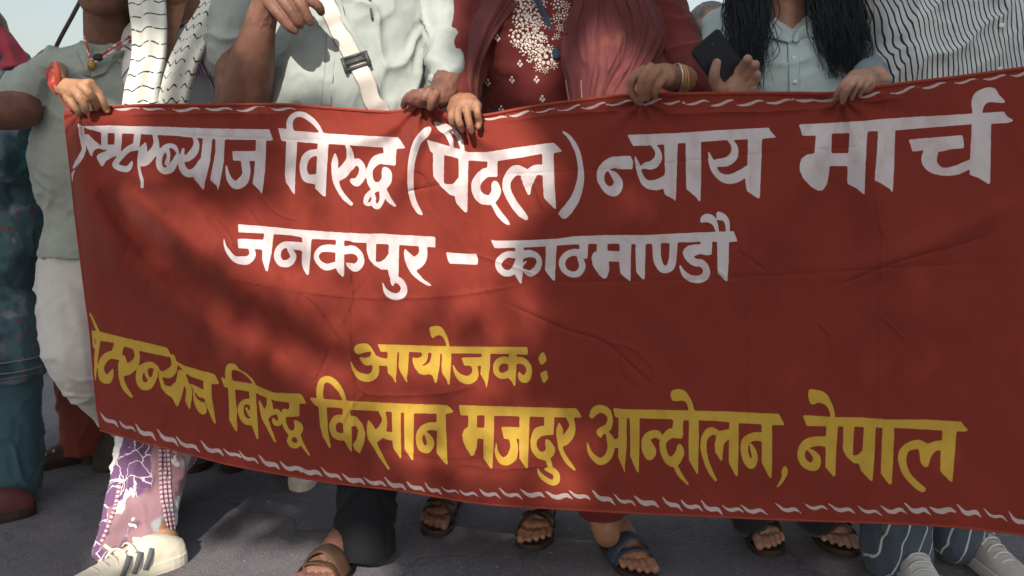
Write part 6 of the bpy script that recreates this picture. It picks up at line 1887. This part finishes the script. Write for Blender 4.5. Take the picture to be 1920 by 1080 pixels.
mb.chain([(1735, 600, 1.92, 92), (1700, 800, 1.90, 76), (1682, 960, 1.895, 66), (1682, 1040, 1.885, 62)], 5)
mb.chain([(1855, 600, 1.93, 90), (1825, 800, 1.93, 70), (1800, 950, 1.945, 54), (1798, 1012, 1.94, 50)], 5)
obj("striped_trousers", remesh(mb, 0.006, 3, folds(0.009, (16, 12, 14), 105, -0.4)), M_PSTR, r)
M_WSNK = mat("white_sneaker", (0.56, 0.58, 0.60), rough=0.55, var=0.1)
M_GSNK = mat("grey_white_sneaker", (0.40, 0.38, 0.38), rough=0.6, var=0.15)
f = Foot(G(1690, 1056) + np.array([0.0, 0.03, 0]), (-0.12, -1), 1.05); sneaker(r, f, M_WSNK, M_WSNK, None, M_WSNK)
f = Foot(G(1802, 1034) + np.array([0.0, 0.05, 0]), (0.12, -1), 1.05); sneaker(r, f, M_GSNK, M_WSNK, None, M_WSNK)

# ================================================================ 10 people glimpsed further back
def bystander(px, py, Y, R, skinm, clothm, hairm, label, body_dy=0):
    r = empty("person", base_at(px, Y), label, "person", "people glimpsed behind the front row")
    cb = MB()
    at, hr = head(cb, px, py, Y, R)
    k = R / 42.0
    cb.chain([(px, py + 40 * k, Y + .03, 24 * k), (px, py + 90 * k, Y + .05, 27 * k)])
    cb.chain([(px, py + 130 * k, Y + .05, 62 * k), (px, py + 300 * k, Y + .05, 62 * k)])
    zf = []
    for s in (-1, 1):
        cb.chain([(px + s * 72 * k, py + 120 * k, Y + .05, 26 * k), (px + s * 84 * k, py + 230 * k, Y + .05, 22 * k), (px + s * 84 * k, py + 340 * k, Y + .02, 16 * k)])
        for q in range(4):
            cb.chain([(px + s * (76 + 6 * q) * k, py + 352 * k, Y, 5.5 * k), (px + s * (76 + 6 * q) * k, py + 384 * k, Y, 4.5 * k)])
        foot = G(px + s * 34 * k, 0) if False else np.array([W(px + s * 34 * k, 700, Y)[0], Y, 0.0])
        hip = W(px + s * 32 * k, py + 310 * k, Y + .05)
        kn = (hip + foot) / 2
        cb.wchain([(*hip, .075), (*kn, .055), (foot[0], foot[1], .08, .035)])
        zf.append((hip, foot))
    make_body(r, skinm, cb, None, 0.009); eyes(r, at, hr); hair_cap(r, at, hr, hairm)
    mb = MB(); mb.loft([(px, py + 86 * k, Y + .05, 40 * k, 30 * k), (px, py + 104 * k, Y + .05, 76 * k, 42 * k), (px, py + 160 * k, Y + .05, 84 * k, 54 * k), (px, py + 340 * k, Y + .05, 80 * k, 54 * k)], 30, 5)
    for s in (-1, 1): mb.chain([(px + s * 74 * k, py + 122 * k, Y + .05, 30 * k), (px + s * 86 * k, py + 230 * k, Y + .05, 27 * k)])
    obj("shirt", remesh(mb, 0.010, 4, folds(0.008, (14, 10, 10), int(px) % 50)), clothm, r)
    mb = MB()
    for hip, foot in zf: mb.wchain([(*hip, .095), (*((hip + foot) / 2), .075), (foot[0], foot[1], .12, .06)])
    obj("trousers", remesh(mb, 0.010, 4), M_DKTR, r)
    for hip, foot in zf:
        sneaker(r, Foot(foot + np.array([0, 0.05, 0]), (0, -1)), M_SANDK, M_SANDK)
    return r
M_SLATE = cloth_mat("dark_slate_shirt", (0.055, 0.085, 0.11))
M_REDSH = cloth_mat("red_shirt", (0.32, 0.05, 0.04))
M_OLIVE = cloth_mat("pale_olive_shirt", (0.36, 0.38, 0.24))
bystander(868, 4, 2.62, 44, SK_FAIR, M_SLATE, M_HAIR, "person peering out between the white shirt man and the maroon woman")
bystander(1334, 66, 2.75, 42, SK_BROWN, M_REDSH, M_GREYHAIR, "grey haired person in red behind the phone")
bystander(432, -26, 2.75, 42, SK_BROWN, M_SLATE, M_HAIR, "person in dark slate between the scarf woman and the white shirt man")
bystander(1600, -40, 2.6, 42, SK_BROWN, M_OLIVE, M_HAIR, "person in pale olive behind the long haired woman's shoulder")
# ------------------------------------------------------------------ unseen tree added behind the viewer, towards the sun, to shade the marchers
# lit areas shaped by thinning the leaves: (how far behind the banner, outline of the bright place, openness, softness px)
LIT = [
 (0.0, [(620,90),(925,90),(970,215),(1015,270),(1020,355),(945,455),(935,535),(740,540),(615,460),(585,330),(580,210)], 1.0, 40),
 (0.0, [(640,470),(890,470),(1010,545),(1020,600),(950,650),(930,730),(770,745),(690,700),(650,620)], 0.5, 44),
 (0.0, [(700,770),(960,740),(1110,850),(1095,925),(740,912)], 0.36, 55),
 (0.0, [(215,345),(330,372),(440,392),(520,370),(640,300),(670,430),(710,620),(650,650),(560,590),(430,510),(330,455)], 0.6, 30),
 (0.0, [(380,560),(480,605),(640,705),(650,770),(540,725),(410,640)], 0.42, 24),
 (0.0, [(560,190),(700,190),(650,330),(540,360),(500,310)], 0.42, 44),
 (0.20, [(495,-60),(870,-60),(850,120),(905,215),(500,210)], 0.95, 16),
 (0.14, [(1085,0),(1160,10),(1215,80),(1212,165),(1180,215),(1080,215)], 0.95, 12),
 (0.0, [(85,95),(245,100),(260,235),(80,235)], 0.95, 14), (0.15, [(222,50),(312,50),(312,210),(216,210)], 0.8, 14),
 (0.0, [(190,850),(335,860),(345,1075),(170,1080)], 0.75, 10), (0.0, [(285,1005),(625,1008),(640,1260),(275,1260)], 1.0, 10), (0.0, [(560,1010),(720,1015),(735,1160),(560,1160)], 0.95, 10),
 (0.15, [(900,60),(1040,5),(1045,135),(950,130)], 0.6, 20), (0.0, [(715,110),(945,130),(950,290),(720,260)], 0.98, 14),
 (0.08, [(480,60),(520,60),(520,180),(480,180)], 0.8, 10),
]
def soft_in(P, V, soft):
    d = sd_poly(P, V)
    t = np.clip(0.5 - d / (2 * soft), 0, 1)
    return t * t * (3 - 2 * t)
def in_poly(P, V):
    ins = np.zeros(len(P), bool); V = np.asarray(V, float)
    for i in range(len(V)):
        a = V[i]; b = V[(i + 1) % len(V)]
        c = (a[1] > P[:, 1]) != (b[1] > P[:, 1])
        if b[1] != a[1]:
            xi = a[0] + (P[:, 1] - a[1]) / (b[1] - a[1]) * (b[0] - a[0])
            ins ^= c & (P[:, 0] < xi)
    return ins
_A = np.array([-1.07, 2.03]); _B = np.array([1.02, 1.58])
_nx, _ny = -( _B - _A)[1], (_B - _A)[0]
def shade_pixel(Q, back):
    """where the shade of a point falls: on the row of marchers or on the road before them; as photo pixel"""
    den = SUND[0] * _nx + SUND[1] * _ny
    t1 = ((Q[:, 0] - _A[0]) * _nx + (Q[:, 1] - back - _A[1]) * _ny) / den
    t2 = Q[:, 2] / SUND[2]
    t = np.where((t1 > 0) & (t1 < t2), t1, t2)
    H = Q - SUND * t[:, None] - CAMP
    z = H[:, 1] * CP - H[:, 2] * SP
    y = H[:, 1] * SP + H[:, 2] * CP
    return np.stack([960 + F * H[:, 0] / z, 540 - F * y / z], -1)

tree = empty("added_shade_tree", (2.6, -5.2, 0.0), "added unseen tree behind the viewer, leaves thinned to shape light on the marchers", "tree")
rg = np.random.default_rng(21)
N = 46000
u = rg.uniform(-2.75, 2.75, N); zz = rg.uniform(-1.25, 2.5, N)
ed = 1.0 + 0.12 * vnoise(np.stack([u * 1.2, zz * 1.2, 0 * u], -1), 6)
keep = (np.abs(u / 2.7) ** 3 + np.abs((zz - 0.62) / 1.85) ** 3) < ed
u, zz = u[keep], zz[keep]
tt = rg.uniform(5.6, 8.2, len(u))
C = np.stack([u, np.full(len(u), 1.85) - u * 0.215, zz], -1) + SUND * tt[:, None]
n = len(C)
a = rg.normal(size=(n, 3)); a /= np.linalg.norm(a, axis=1)[:, None]
nrm = SUND + rg.normal(size=(n, 3)) * 0.55; nrm /= np.linalg.norm(nrm, axis=1)[:, None]
a -= nrm * (a * nrm).sum(1)[:, None]; a /= np.linalg.norm(a, axis=1)[:, None]
b = np.cross(nrm, a)
L = rg.uniform(0.055, 0.085, n)[:, None]; Wd = L * 0.52
V = np.stack([C - a * L, C - a * L * 0.2 + b * Wd, C + a * L, C - a * L * 0.2 - b * Wd], 1)
openness = np.full(n, 0.004)
for back, poly, T, soft in LIT:
    openness = np.maximum(openness, T * soft_in(shade_pixel(C, back), poly, soft))
LAI = n * 2 * 0.07 * 0.0364 * 0.8 / 15.0
share = np.clip(-np.log(np.clip(openness, 0.004, 0.999)) / LAI, 0, 1) ** np.where(openness > 0.1, 1.15, 1.0)
small = np.clip(np.sqrt(share), 0.42, 1.0)            # leaves shrunk where only partial sun is wanted
V = C[:, None, :] + (V - C[:, None, :]) * small[:, None, None]
bad = rg.random(n) > share / small ** 2
bad |= openness > 0.93  # leaves dropped so sun reaches the chosen bright areas
V = V[~bad]; n = len(V)
mb = MB(); mb.add(V.reshape(-1, 3), [(4 * i, 4 * i + 1, 4 * i + 2, 4 * i + 3) for i in range(n)])
M_LEAF = mat("leaf", (0.055, 0.095, 0.030), rough=0.5, var=0.35, vscale=2.0, trans=0.18)
fo = obj("light_shaping_foliage", mb.mesh(False), M_LEAF, tree); fo["kind"] = "stuff"  # unseen crown, added to shape sun and shade on the marchers
M_BARK = mat("bark", (0.085, 0.065, 0.05), rough=0.95, var=0.3, vscale=9, bump=0.8, bscale=30, bdist=0.02)
mb = MB(); mb.tube([(2.6, -5.2, 0), (2.55, -5.15, 1.4), (2.3, -5.0, 2.8), (1.8, -4.8, 4.0), (1.3, -4.6, 5.2)], [0.24, 0.19, 0.16, 0.12, 0.05], 14, smooth=5)
obj("added_trunk", mb.mesh(), M_BARK, tree)
for p in ([(2.3, -5.0, 2.8), (1.7, -4.7, 3.6), (0.9, -4.3, 4.2), (0.35, -4.1, 4.5)], [(2.45, -5.1, 2.2), (2.9, -4.4, 3.4), (2.7, -4.0, 4.2)], [(1.8, -4.8, 4.0), (0.9, -4.7, 5.7), (-0.3, -4.5, 6.4), (-1.8, -4.4, 6.5)], [(2.4, -5.05, 2.4), (1.5, -4.0, 3.2), (0.9, -3.6, 3.6)]):
    mb = MB(); mb.tube(p, np.linspace(0.09, 0.02, len(p)), 10, smooth=5); obj("added_limb", mb.mesh(), M_BARK, tree)
